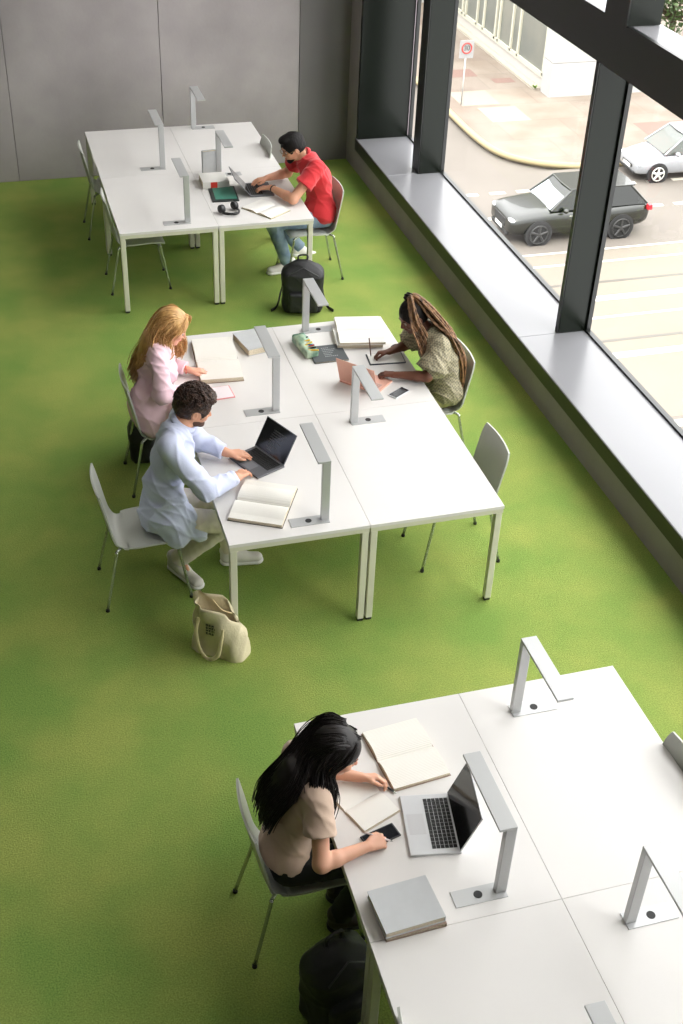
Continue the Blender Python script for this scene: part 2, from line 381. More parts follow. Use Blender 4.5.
# ------------------------------------------------------------------ desk lamps
def make_lamp():
    t = thing('desk_lamp', '', 'lamp')
    MB().box((-.21, -.04, 0), (.02, .04, .004)).build('base_plate', M_lamp, t)
    MB().tube([(-.10, 0, .003), (-.10, 0, .0055)], .019, 20).build('socket', M_black, t)
    MB().box((-.026, -.015, .003), (.022, .015, .402)).build('post', M_lamp, t, bevel=.002, seg=1)
    a = MB().box((-.056, -.015, .402), (.022, .405, .414)).build('arm', M_lamp, t, bevel=.0015, seg=1)
    MB().box((-.045, .06, .399), (.012, .39, .4025)).build('light_strip', mat('lamp_strip', (235, 235, 230), .4), a)
    return t
lp = make_lamp(); first = True
lamp_list = [
 (1.663, 5.58, 0, 'silver desk lamp beside the open book and black laptop of the man in blue'),
 (1.667, 6.813, 0, 'silver desk lamp to the right of the pink-cased phone, arm over the small grey book'),
 (2.125, 6.559, 1, 'silver desk lamp standing over the rose gold laptop'),
 (2.131, 7.832, 1, 'silver desk lamp at the far edge of the middle tables, before a black backpack'),
 (2.115, 12.19, 1, 'silver desk lamp farthest back, against the concrete wall'),
 (1.643, 11.187, 0, 'silver desk lamp on the back left table of the far group'),
 (2.115, 10.92, 1, 'silver desk lamp half hidden behind the upright grey book'),
 (1.648, 9.928, 0, 'silver desk lamp at the near left of the far group, left of the headphones'),
 (2.148, 3.86, 1, 'silver desk lamp at the far right corner area of the nearest group'),
 (1.688, 2.904, 0, 'silver desk lamp standing behind the silver laptop of the dark-haired woman'),
 (2.147, 2.63, 1, 'silver desk lamp at the right edge of the photo with a white socket plate'),
 (1.69, 1.70, 0, 'silver desk lamp showing only its arm tip at the photo\'s bottom edge'),
]
for x, y, fl, lb in lamp_list:
    t = lp if first else copy_tree(lp); first = False
    t.location = (x, y, TZ); t.rotation_euler = (0, 0, PI*fl); t.scale = (1, 1, 1.13 if (fl and y < 4) else 1); tag(t, lb, 'lamp', 'desk lamps')

# ------------------------------------------------------------------ chairs (local: facing +x)
def make_chair():
    t = thing('shell_chair', '', 'chair')
    prof = catmull([(.235, .432), (.20, .448), (.08, .452), (-.06, .444), (-.145, .446), (-.185, .485), (-.205, .56), (-.228, .68), (-.262, .84)], 5)
    n = len(prof); W = 14; top = []; bot = []
    for i, p in enumerate(prof):
        u = i/(n-1); tg = nrm(prof[min(i+1, n-1)]-prof[max(i-1, 0)]); nn = V(-tg[1], tg[0])*-1
        hw = .205-.012*max(0, 1-u*6)-.03*math.exp(-((u-.52)/.10)**2)+0*u
        if u > .93: hw -= .02*((u-.93)/.07)**2
        if u < .06: hw -= .018*((.06-u)/.06)**2
        for j in range(W+1):
            s = (j/W)*2-1; y = s*hw; dish = .018*(s*s)*(1 if u < .5 else 1.1)
            q = p-(nn*-1)*0; off = dish
            # raise the edges towards the sitter's side
            q = np.array([p[0], p[1]])+V(tg[1]*1, -tg[0])*(-1)*0
            if u < .45: z = p[1]+off*.6; x = p[0]
            else: z = p[1]; x = p[0]+off
            top.append((x, y, z)); bot.append((x-(.011 if u > .45 else .003), y, z-(.011 if u < .5 else .002)))
    fs = []; m = (W+1); N_ = len(top)
    for i in range(n-1):
        for j in range(W):
            a = i*m+j; fs.append((a, a+m, a+m+1, a+1)); fs.append((N_+a, N_+a+1, N_+a+m+1, N_+a+m))
        a = i*m; fs.append((a, N_+a, N_+a+m, a+m)); a = i*m+W; fs.append((a, a+m, N_+a+m, N_+a))
    for j in range(W):
        fs.append((j, j+1, N_+j+1, N_+j)); a = (n-1)*m+j; fs.append((a, N_+a, N_+a+1, a+1))
    MB().add(top+bot, fs).build('seat_shell', M_shell, t, smooth=True).modifiers.new('split', 'EDGE_SPLIT').split_angle = .9
    for sx in (-1, 1):
        for sy in (-1, 1):
            tp = (sx*.13, sy*.13, .425); kn = (sx*.195 if sx > 0 else -.175, sy*.175, .415)
            bt = (.262 if sx > 0 else -.262, sy*(.195 if sx > 0 else .212), .012)
            lg = MB().tube(catmull([tp, kn, np.array(kn)*.93+np.array(bt)*.07-V(0, 0, .01), bt], 5), .0095, 10).build('leg', M_chrome, t, smooth=True)
            MB().tube([(bt[0], bt[1], 0), (bt[0], bt[1], .016)], .0125, 10).build('foot', M_black, lg)
    MB().tube([(.13, -.13, .425), (.13, .13, .425)], .009, 8).tube([(-.13, -.13, .425), (-.13, .13, .425)], .009, 8).tube([(-.13, 0, .427), (.13, 0, .427)], .012, 8).build('under_frame', M_chrome, t)
    return t
cp = make_chair(); first = True
for x, y, r, lb in [
 (.655, 6.13, 0, 'light grey shell chair pulled back, under the man in the pale blue shirt'),
 (.985, 7.29, 0, 'light grey shell chair under the blonde person in the pink shirt'),
 (2.87, 7.15, PI, 'light grey shell chair behind the person with braids'),
 (2.67, 6.03, PI, 'empty light grey shell chair at the right side of the middle tables'),
 (2.825, 10.28, PI, 'light grey shell chair under the man in the red shirt'),
 (2.45, 11.45, PI, 'empty light grey shell chair beyond the man in red, half hidden by the far table'),
 (1.19, 11.60, 0, 'empty light grey shell chair left of the far group, closest to the concrete wall'),
 (1.25, 10.39, 0, 'empty light grey shell chair at the far group\'s near left, pushed under the table'),
 (2.53, 3.28, PI, 'light grey shell chair cut off by the right edge of the photo'),
 (1.33, 2.26, 0, 'light grey shell chair just showing at the bottom edge, right of the black backpack'),
 (.982, 3.50, 0, 'light grey shell chair under the dark-haired woman in the tan top')]:
    t = cp if first else copy_tree(cp); first = False
    t.location = (x, y, 0); t.rotation_euler = (0, 0, r); tag(t, lb, 'chair', 'light grey shell chairs')

# ------------------------------------------------------------------ books, laptops and small things
def closed_book(name, label, cat, loc, rz, w, h, t, cover, pages=M_pagecut, tilt=None, group=None):
    """spine along local y at x=-w/2"""
    o = thing(name, label, cat, loc, rz, group)
    if tilt: o.rotation_euler = (tilt[0], tilt[1], rz)
    c = MB().box((-w/2, -h/2, 0), (w/2, h/2, .003)).box((-w/2, -h/2, t-.003), (w/2, h/2, t)).box((-w/2, -h/2, .003), (-w/2+.004, h/2, t-.003))
    c.build('cover', cover, o, bevel=.001, seg=1)
    MB().box((-w/2+.004, -h/2+.005, .0031), (w/2-.005, h/2-.005, t-.0031)).build('page_block', pages, o)
    return o
def open_book(name, label, cat, loc, rz, w, h, t, cover, pages=M_paper, lift=.012, group=None):
    """spine along local y at x=0, each page w wide, h high"""
    o = thing(name, label, cat, loc, rz, group)
    MB().box((-w-.005, -h/2-.005, 0), (w+.005, h/2+.005, .003)).build('cover', cover, o, bevel=.001, seg=1)
    for s in (-1, 1):
        n = 12; prof = []
        for i in range(n+1):
            u = i/n; z = .0035+t*(1-.25*u)*(1-math.exp(-u*9)) + lift*math.sin(min(1, u*1.3)*PI)*.6
            prof.append((s*u*w, z))
        vs = []; 
        for y in (-h/2, h/2):
            for x, z in prof: vs.append((x, y, z))
            for x, z in prof: vs.append((x, y, .0031))
        m = n+1; fs = []
        for i in range(n):
            fs.append((i, i+1, 2*m+i+1, 2*m+i)); fs.append((m+i, m+i+1, i+1, i)); fs.append((2*m+i, 2*m+i+1, 3*m+i+1, 3*m+i))
        fs.append((n, m+n, 3*m+n, 2*m+n)); fs.append((m, 0, 2*m, 3*m))
        mb = MB().add(vs, fs); mb.fm = [0 if (j < 3*n and j % 3 == 0) else 1 for j in range(len(fs))]
        mb.build('page_block', [pages, M_pagecut], o)
    return o
def laptop(label, loc, rz, w, d, ang, body, lid_m, keys=M_black, deck=None, screen=None, code=False):
    """local: user sits at -y, hinge at +y"""
    o = thing('laptop', label, 'laptop', loc, rz)
    b = MB().box((-w/2, -d/2, 0), (w/2, d/2, .013)).build('base', body, o, bevel=.003)
    kb = MB(); kw = w*.84/14
    for r in range(6):
        for c in range(14):
            if r == 0 and 3 < c < 9: continue
            x = -w*.42+c*kw; y = -d*.06+r*(d*.50/6); kb.box((x+.0012, y+.0012, .0130), (x+kw-.0012, y+d*.5/6-.0012, .0145))
        if r == 0: kb.box((-w*.42+4*kw+.001, -d*.06+.001, .0130), (-w*.42+9*kw-.001, -d*.06+d*.5/6-.001, .0145))
    kb.build('keyboard', keys, o)
    MB().box((-w*.17, -d*.44, .0128), (w*.17, -d*.11, .0134)).build('trackpad', deck or body, o)
    lid = MB().box((-w/2, 0, 0), (w/2, d*.98, .006)).build('lid', lid_m, o, bevel=.002)
    lid.location = (0, d/2-.004, .0145); lid.rotation_euler = (ang, 0, 0)
    # lid lies from hinge along +y when ang=0 facing up; rotate so that the display faces the user
    sc = MB(); sc.box((-w/2+.004, .006, .0061), (w/2-.004, d*.98-.004, .0068)); sc.build('display', screen or mat('display_black', (9, 10, 12), .12, spec=.6), lid)
    if code:
        cb = MB()
        for r in range(9):
            x = -w*.18+random.choice([0, .01, .02]); L = random.uniform(.05, .12); cb.box((x, d*.74-r*.016, .0068), (x+L, d*.74-r*.016+.004, .0071))
        cb.build('screen_text', mat('screen_text_dim', (92, 92, 92), .5), lid)
    return o
def phone(label, loc, rz, w=.078, l=.158, case=None, screen=None):
    o = thing('phone', label, 'phone', loc, rz)
    MB().box((-w/2, -l/2, 0), (w/2, l/2, .008)).build('body', case or mat('phone_case_dark', (40, 42, 46), .4), o, bevel=.003)
    MB().box((-w/2+.006, -l/2+.008, .008), (w/2-.006, l/2-.008, .0086)).build('screen', screen or mat('phone_screen', (30, 32, 36), .12), o)
    return o
def pen(label, a, b, r=.004, m=None, name='pen'):
    a = np.array(a, float); b = np.array(b, float); o = thing(name, label, 'pen', a)
    d = b-a; MB().tube([d*.10, d], r, 10).build('barrel', m or M_black, o, smooth=True)
    MB().tube([(0, 0, 0), d*.10], [.0008, r], 10).build('tip', M_chrome, o); return o
TOP = TZ
M_alu = mat('laptop_silver', (205, 206, 208), .35, .5)
M_gry = mat('laptop_space_grey', (105, 106, 110), .4, .4)
M_rose = mat('laptop_rose_gold', (226, 172, 152), .4, .25)
M_greycover = mat('grey_book_cover', (188, 190, 191), .6, var=.05, scale=20)
M_darkcover = mat('dark_book_cover', (70, 66, 62), .6)
# --- middle group, blue shirt man
open_book('book', 'thick open book lying beside the man in the pale blue shirt, nearest the table corner', 'book', (1.345, 5.80, TOP), math.radians(63), .20, .32, .024, M_darkcover)
laptop('black-screened grey laptop used by the man in the pale blue shirt', (1.405, 6.235, TOP), math.radians(-65), .29, .21, math.radians(60), M_gry, M_gry, code=True, deck=mat('grey_deck', (125, 126, 130), .4, .3))
# --- blonde in pink
open_book('book', 'large thick open book in front of the blonde person in pink', 'book', (1.415, 7.53, TOP), math.radians(86), .29, .29, .035, mat('brown_cover', (120, 96, 70), .6))
closed_book('book', 'small thick closed book with a pale grey cover, beside the large open book', 'book', (1.70, 7.705, TOP), math.radians(12+180), .17, .28, .05, M_greycover)
phone('phone with a bright screen in a pink case, below the large open book', (1.36, 7.10, TOP), math.radians(94), .16, .15, mat('pink_case', (226, 150, 150), .5), mat('tablet_white_screen', (240, 232, 235), .3))
# --- braided person
def cupcase():
    o = thing('pencil_case', 'small multicoloured pencil pouch stuffed with pens, left of the dark notebook', 'pencil case', (2.06, 7.56, TOP), math.radians(8))
    sdf_mesh([rbox((0, 0, .034), (.035, .125, .018), .014, k=.01), ell((0, .06, .05), (.04, .06, .035), k=.02)], .006, 'pouch', mat('pouch_green', (30, 110, 88), .5, rgb2=(205, 220, 190), scale=11), o)
    cs = [(240, 190, 30), (30, 30, 34), (200, 60, 30), (236, 205, 60), (30, 90, 160), (235, 235, 230)]
    for i in range(8):
        y = -.11+i*.02; MB().tube([(-.03+.008*(i % 3), y, .06), (.035, y-.05+.02*(i % 4), .075+.004*(i % 2))], .0055, 8).build('pencil', mat('pencil_%d' % (i % 6), cs[i % 6], .5), o)
    MB().tube([(0, -.13, .055), (0, 0, .062), (0, .1, .08)], .004, 8).build('zip', M_black, o)
cupcase()
nb = closed_book('notebook', 'thin dark grey notebook with faint pale lettering on its cover', 'notebook', (2.20, 7.46, TOP), math.radians(0), .25, .23, .012, mat('slate_cover', (78, 82, 84), .5))
tx = MB()
for r in range(6):
    for c in range(4+(r*3) % 4): tx.box((-.03+c*.014, .07-r*.024, .012), (-.03+c*.014+.009, .07-r*.024+.008, .0126))
tx.build('cover_lettering', mat('cover_print', (160, 164, 164), .5), nb)
closed_book('book', 'thick closed book lying under the open book of the person with braids', 'book', (2.47, 7.62, TOP), math.radians(-98), .26, .34, .035, M_blank)
open_book('book', 'open white book on top of the thick closed book at the far table edge', 'book', (2.50, 7.68, TOP+.035), math.radians(80), .20, .33, .018, M_blank, M_blank)
laptop('rose gold laptop with its lid half shut, in front of the person with braids', (2.355, 7.035, TOP), math.radians(132), .30, .21, math.radians(72), M_rose, M_rose, keys=mat('rose_keys', (200, 160, 150), .5))
phone('black phone lying beside the rose gold laptop', (2.53, 6.84, TOP), math.radians(-57), .075, .155, mat('white_phone_case', (210, 210, 212), .4))
nbp = thing('notepad', 'notepad with dark cover under the writing hand of the person with braids', 'notepad', (2.585, 7.31, TOP), math.radians(-5))
MB().box((-.13, -.075, 0), (.13, .075, .006)).build('cover', mat('navy_cover', (60, 66, 78), .5), nbp)
MB().box((-.122, -.068, .006), (.122, .068, .009)).build('pages', M_blank, nbp)
pen('brown pencil held upright by the person with braids', (2.485, 7.34, TOP+.010), (2.475, 7.375, TOP+.145), .0045, mat('brown_pencil', (96, 62, 44), .5), 'pencil')
oo = thing('small_case', 'small black object at the table edge beyond the arm of the person with braids', 'small_case', (2.70, 7.44, TOP), .5)  # unidentified small black case, shaped as a rounded shell
sdf_mesh([ell((0, 0, .012), (.045, .028, .02), k=.01), cut((0, 0, .0), (0, 0, -1))], .004, 'shell', M_black, oo)
# --- red shirt man's table
tb = thing('tablet', 'green-screened dark tablet lying in front of the white book with a red spine patch', 'tablet', (2.065, 10.46, TOP), math.radians(-4))
MB().box((-.12, -.17, 0), (.12, .17, .009)).build('case', mat('tablet_case', (28, 38, 36), .4), tb, bevel=.003)
MB().box((-.085, -.125, .009), (.105, .155, .0098)).build('cover_panel', mat('green_screen', (58, 132, 112), .35), tb)
bk = closed_book('book', 'thick white book lying flat with a red patch on its spine', 'book', (2.03, 10.72, TOP), math.radians(90), .23, .24, .065, mat('white_book_cover', (216, 214, 208), .5))
MB().box((-.117, -.01, .003), (-.1145, .05, .062)).build('spine_patch', mat('red_patch', (206, 52, 40), .5), bk)
bu = thing('book', 'grey hardback standing upright behind the white book', 'book', (2.05, 10.93, TOP), math.radians(6))
MB().box((-.085, -.022, 0), (.085, -.018, .235)).box((-.085, .018, 0), (.085, .022, .235)).box((-.085, -.018, 0), (-.080, .018, .235)).build('cover', M_greycover, bu, bevel=.001, seg=1)
MB().box((-.079, -.0178, .004), (.080, .0178, .228)).build('page_block', M_pagecut, bu)
open_book('book', 'open book with blank-looking pages in front of the man in the red shirt', 'book', (2.36, 10.06, TOP), math.radians(-55), .17, .25, .010, mat('olive_cover', (150, 140, 104), .6), M_blank)
laptop('grey laptop under the hands of the man in the red shirt', (2.40, 10.50, TOP), math.radians(88), .31, .22, math.radians(48), M_gry, M_gry)
hp = thing('headphones', 'black over-ear headphones lying left of the open book', 'headphones', (2.04, 10.05, TOP), math.radians(25))
bandp = [(-.075*math.cos(a)*1.0, .01-.0*a+.10*math.sin(a)*-1, .018+.008*math.sin(a)) for a in np.linspace(0, PI, 14)]
MB().tube(bandp, .007, 8, flat=1.9).build('headband', mat('headband_black', (34, 34, 34), .4), hp, smooth=True)
for s in (-1, 1):
    c = MB(); c.tube([(s*.075-.018*s, .03, .042), (s*.075+.016*s, .03, .046)], [.038, .034], 20).build('ear_cup', mat('ear_cup_black', (20, 20, 21), .35), hp, smooth=False, bevel=.004)
    MB().tube([(s*.075-.030*s, .03, .041), (s*.075-.0185*s, .03, .042)], [.030, .036], 20).build('ear_pad', M_black, hp, bevel=.003)
# --- near woman's table
laptop('open silver laptop with black keys beside the dark-haired woman', (1.515, 3.30, TOP), math.radians(-100), .33, .225, math.radians(70), M_alu, M_alu, deck=mat('silver_deck', (196, 196, 198), .35, .4))
open_book('book', 'large open book with a brown cover beyond the notebook of the dark-haired woman', 'book', (1.54, 3.72, TOP), math.radians(96), .185, .28, .018, mat('tan_cover', (150, 128, 112), .6))
open_book('notebook', 'open blank white notebook in front of the dark-haired woman', 'notebook', (1.265, 3.50, TOP), math.radians(112), .14, .20, .008, mat('kraft_cover', (190, 178, 160), .6), M_blank, .004)
phone('dark phone under the writing hand of the dark-haired woman', (1.285, 3.293, TOP), math.radians(-76), .078, .165)
closed_book('book', 'lower tan-edged book of the pair beside the desk lamp plate', 'book', (1.275, 2.895, TOP), math.radians(182), .262, .215, .022, mat('taupe_cover', (150, 130, 116), .6))
closed_book('book', 'upper grey-covered book of the pair beside the desk lamp plate', 'book', (1.268, 2.90, TOP+.022), math.radians(184), .262, .215, .034, M_greycover)
pen('black pen lying in the gutter between the notebook and the large open book', (1.425, 3.50, TOP+.007), (1.345, 3.63, TOP+.012), .0045)
pen('white and red stylus in the right hand of the dark-haired woman', (1.325, 3.245, TOP+.014), (1.205, 3.275, TOP+.075), .0042, mat('stylus_white', (230, 215, 215), .4), 'stylus')

# ------------------------------------------------------------------ people
def basis(f, up=(0, 0, 1)):
    f = nrm(f); s = nrm(np.cross(up, f)); u = np.cross(f, s); return f, s, u      # forward, left, up
def head_prims(c, f, neck, sc=1.0, fem=False, jaw=1.0):
    F, S, U = basis(f); R = np.stack([F, S, U], 1); c = np.array(c, float)
    P = lambda a, b, d: c+sc*(F*a+S*b+U*d)
    L = [cap(P(-.025, 0, -.06), neck, .050*sc*(.88 if fem else 1.06), .060*(.88 if fem else 1.1), k=.03),
         ell(P(-.012, 0, .025), V(.096, .076, .090)*sc, R, k=.03),
         ell(P(.028, 0, -.035), V(.062, .060, .080)*sc, R, k=.03),
         ell(P(.020, 0, -.075), V(.058, .052*jaw, .036)*sc, R, k=.02),
         ell(P(.066, 0, -.098), V(.022, .022*jaw, .018)*sc, R, k=.025),
         cap(P(.078, -.03, .022), P(.078, .03, .022), .013*sc, k=.015),
         ell(P(.062, -.042, -.030), V(.022, .018, .020)*sc, R, k=.02), ell(P(.062, .042, -.030), V(.022, .018, .020)*sc, R, k=.02),
         ell(P(.098, -.031, -.002), V(.017, .018, .012)*sc, R, k=.012, op='sub'), ell(P(.098, .031, -.002), V(.017, .018, .012)*sc, R, k=.012, op='sub'),
         cap(P(.084, 0, .008), P(.107, 0, -.030), .0075*sc, .0105*sc, k=.010),
         ell(P(.094, -.012, -.036), V(.009, .008, .007)*sc, R, k=.006), ell(P(.094, .012, -.036), V(.009, .008, .007)*sc, R, k=.006),
         ell(P(.084, 0, -.058), V(.012, .024, .006)*sc, R, k=.006), ell(P(.082, 0, -.068), V(.012, .021, .007)*sc, R, k=.006)]
    for s in (-1, 1):
        E_ = P(-.008, s*.082, -.014); L += [ell(E_, V(.020, .011, .033)*sc, R, k=.006), ell(E_+S*s*.009*sc+F*.002, V(.010, .006, .018)*sc, R, k=.004, op='sub')]
    return L, P, R
def face_parts(body, origin, P, R, sc, iris=(60, 40, 26), brow=(40, 28, 20), lip=(190, 110, 100)):
    o = V(*origin); e = MB(); i_ = MB(); l = MB()
    for s in (-1, 1):
        e.ball(P(.077, s*.031, -.004)-o, .0100*sc, 10); i_.ball(P(.0838, s*.031, -.006)-o, .0052*sc, 8)
    e.build('eyes', mat('eye_white', (176, 168, 162), .3), body, smooth=True); i_.build('irises', mat('iris_%d' % iris[0], iris, .3), body, smooth=True)
    b = MB()
    for s in (-1, 1): b.tube([P(.090, s*.014, .020)-o, P(.089, s*.032, .026)-o, P(.077, s*.049, .021)-o], [.0035, .004, .002], 6)
    b.build('eyebrows', mat('brow_%d' % brow[0], brow, .8), body, smooth=True)
    l.tube([P(.088, -.020, -.063)-o, P(.0955, 0, -.061)-o, P(.088, .020, -.063)-o], [.002, .006, .002], 8)
    l.build('lips', mat('lip_%d' % lip[0], lip, .45), body, smooth=True)
def hand_prims(w, fwd, down, side, sc=1.0, curl=(.35, .5, .4), thumb=.6, spread=1.0, point=None):
    """w wrist, fwd fingers direction, down palm normal, side = thumb side"""
    w = np.array(w, float); f = nrm(fwd); n = nrm(np.array(down)-f*np.dot(down, f)); s = np.array(side, float); s = nrm(s-f*np.dot(s, f)-n*np.dot(s, n))
    L = []; offs = (.030, .010, -.010, -.028); ln = (.94, 1.04, .97, .78)
    for i, o in enumerate(offs):
        K = w+sc*(f*(.088-.006*abs(i-1))+s*o*spread*.95); L.append(cap(w+sc*(f*.015+s*o*.55), K, .0135*sc, .0115*sc, k=.012))
    for i, o in enumerate(offs):
        K = w+sc*(f*(.088-.006*abs(i-1))+s*o*spread*.95); a = 0; p = K; d0 = nrm(f+s*o*3.0*spread)
        cl = curl if not (point is not None and i == point) else (.1, .1, .1)
        for j, (l, r0, r1) in enumerate(((.042, .0098, .0088), (.026, .0088, .0080), (.021, .0080, .0068))):
            a += cl[j]; d = math.cos(a)*d0+math.sin(a)*n; q = p+d*l*ln[i]*sc; L.append(cap(p, q, r0*sc, r1*sc, k=.0015 if j == 0 else .004)); p = q
    b0 = w+sc*(f*.022+s*.020); b1 = w+sc*(f*.052+s*.043+n*.010); d = nrm(f*math.cos(thumb)+s*(.35-.3*thumb)+n*.45*thumb)
    L += [cap(b0, b1, .0155*sc, .0125*sc, k=.012), cap(b1, b1+d*.032*sc, .0105*sc, .0095*sc, k=.004), cap(b1+d*.032*sc, b1+sc*(d*.056-s*.008), .0095*sc, .0078*sc, k=.003)]
    return L
def folds(amp, dirs, seed):
    r = np.random.default_rng(seed); ws = [(nrm(r.normal(size=3)+np.array(dirs)*.8)*r.uniform(16, 36), r.uniform(0, 6), r.uniform(.5, 1)) for _ in range(4)]
    def fn(X):
        wob = .9*np.sin(X@V(9, 13, 7)+seed)+.6*np.sin(X@V(-15, 6, 11)); return amp*(1.1-sum(a*(1-np.abs(np.sin(X@k+p+wob*.9)))**3 for k, p, a in ws)*1.1)
    return fn
def strands(mb, guides, n, spread, r0, r1, o, seed=0, seg=5, n_side=5, twist=0, bead=0, beadn=0):
    rr = np.random.default_rng(seed); o = V(*o)
    for g in guides:
        P = catmull(g, seg); m = len(P)
        for _ in range(n):
            a = rr.normal(size=3); b = rr.normal(size=3)*.6; c_ = rr.uniform(.82, 1.0); ph = rr.uniform(0, 6)
            k = max(4, int(m*c_)); pts = []; rad = []
            for i in range(k):
                u = i/(m-1); off = (a*(.35+.65*u)+b*math.sin(u*5+ph))*spread*(.55+.75*math.sin(min(1, u*1.15)*PI*.9))
                pts.append(P[i]+off-o); rad.append((r0+(r1-r0)*u)*(1+(bead*math.sin(i*beadn) if bead else 0)))
            mb.tube(pts, rad, n_side)
    return mb
def arm(P, sh, el, wr, ru=.048, rf=.040, rw=.026):
    P += [cap(sh, el, ru, rf*1.02, k=.02), cap(el, np.array(el)*.7+np.array(wr)*.3, rf*1.05, rf, k=.02), cap(np.array(el)*.7+np.array(wr)*.3, wr, rf, rw, k=.015)]
    return P
def leg(P, hip, kn, an, toe, rt=.085, rk=.058, ra=.040, foot=True):
    P += [cap(hip, kn, rt, rk, k=.03), cap(kn, np.array(kn)*.65+np.array(an)*.35, rk, rk*.98, k=.02), cap(np.array(kn)*.65+np.array(an)*.35, an, rk*.98, ra, k=.02)]
    if foot: P += [cap(an, V(*an)*.55+V(*toe)*.45-V(0, 0, .02), ra*.6, .012, k=.01)]
    return P
def shoe(body, o, heel, toe, m, sole_m, h=.05, w=.046):
    heel = np.array(heel, float); toe = np.array(toe, float); d = nrm(toe-heel); up = V(0, 0, 1)
    if abs(d[2]) > .3: up = nrm(np.cross(np.cross(d, V(0, 0, 1)), d))
    s = sdf_mesh([cap(heel+up*.03, toe+up*.022-d*.03, .043, .040, k=.02, sq=(up, .8)), cap(heel+up*.085-d*.005, heel+up*.040+d*.10, .042, .036, k=.03), cut(heel-up*.012, -up), cut(heel+up*.115, up)], .006, 'shoe', m, body, o)
    sdf_mesh([cap(heel+up*.0, toe+up*.0-d*.03, .047, .046, k=.01, sq=(up, .5)), cut(heel-up*.014, -up), cut(heel+up*.012, up)], .006, 'sole', sole_m, s, o)
skinA = mat('skin_light', (226, 170, 144), .5, sub=.12, var=.05, scale=12); skinB = mat('skin_olive', (214, 158, 128), .5, sub=.12, var=.05, scale=12)
skinC = mat('skin_dark_brown', (112, 68, 50), .45, sub=.08, var=.08, scale=12); skinD = mat('skin_warm', (220, 166, 138), .5, sub=.12, var=.05, scale=12)

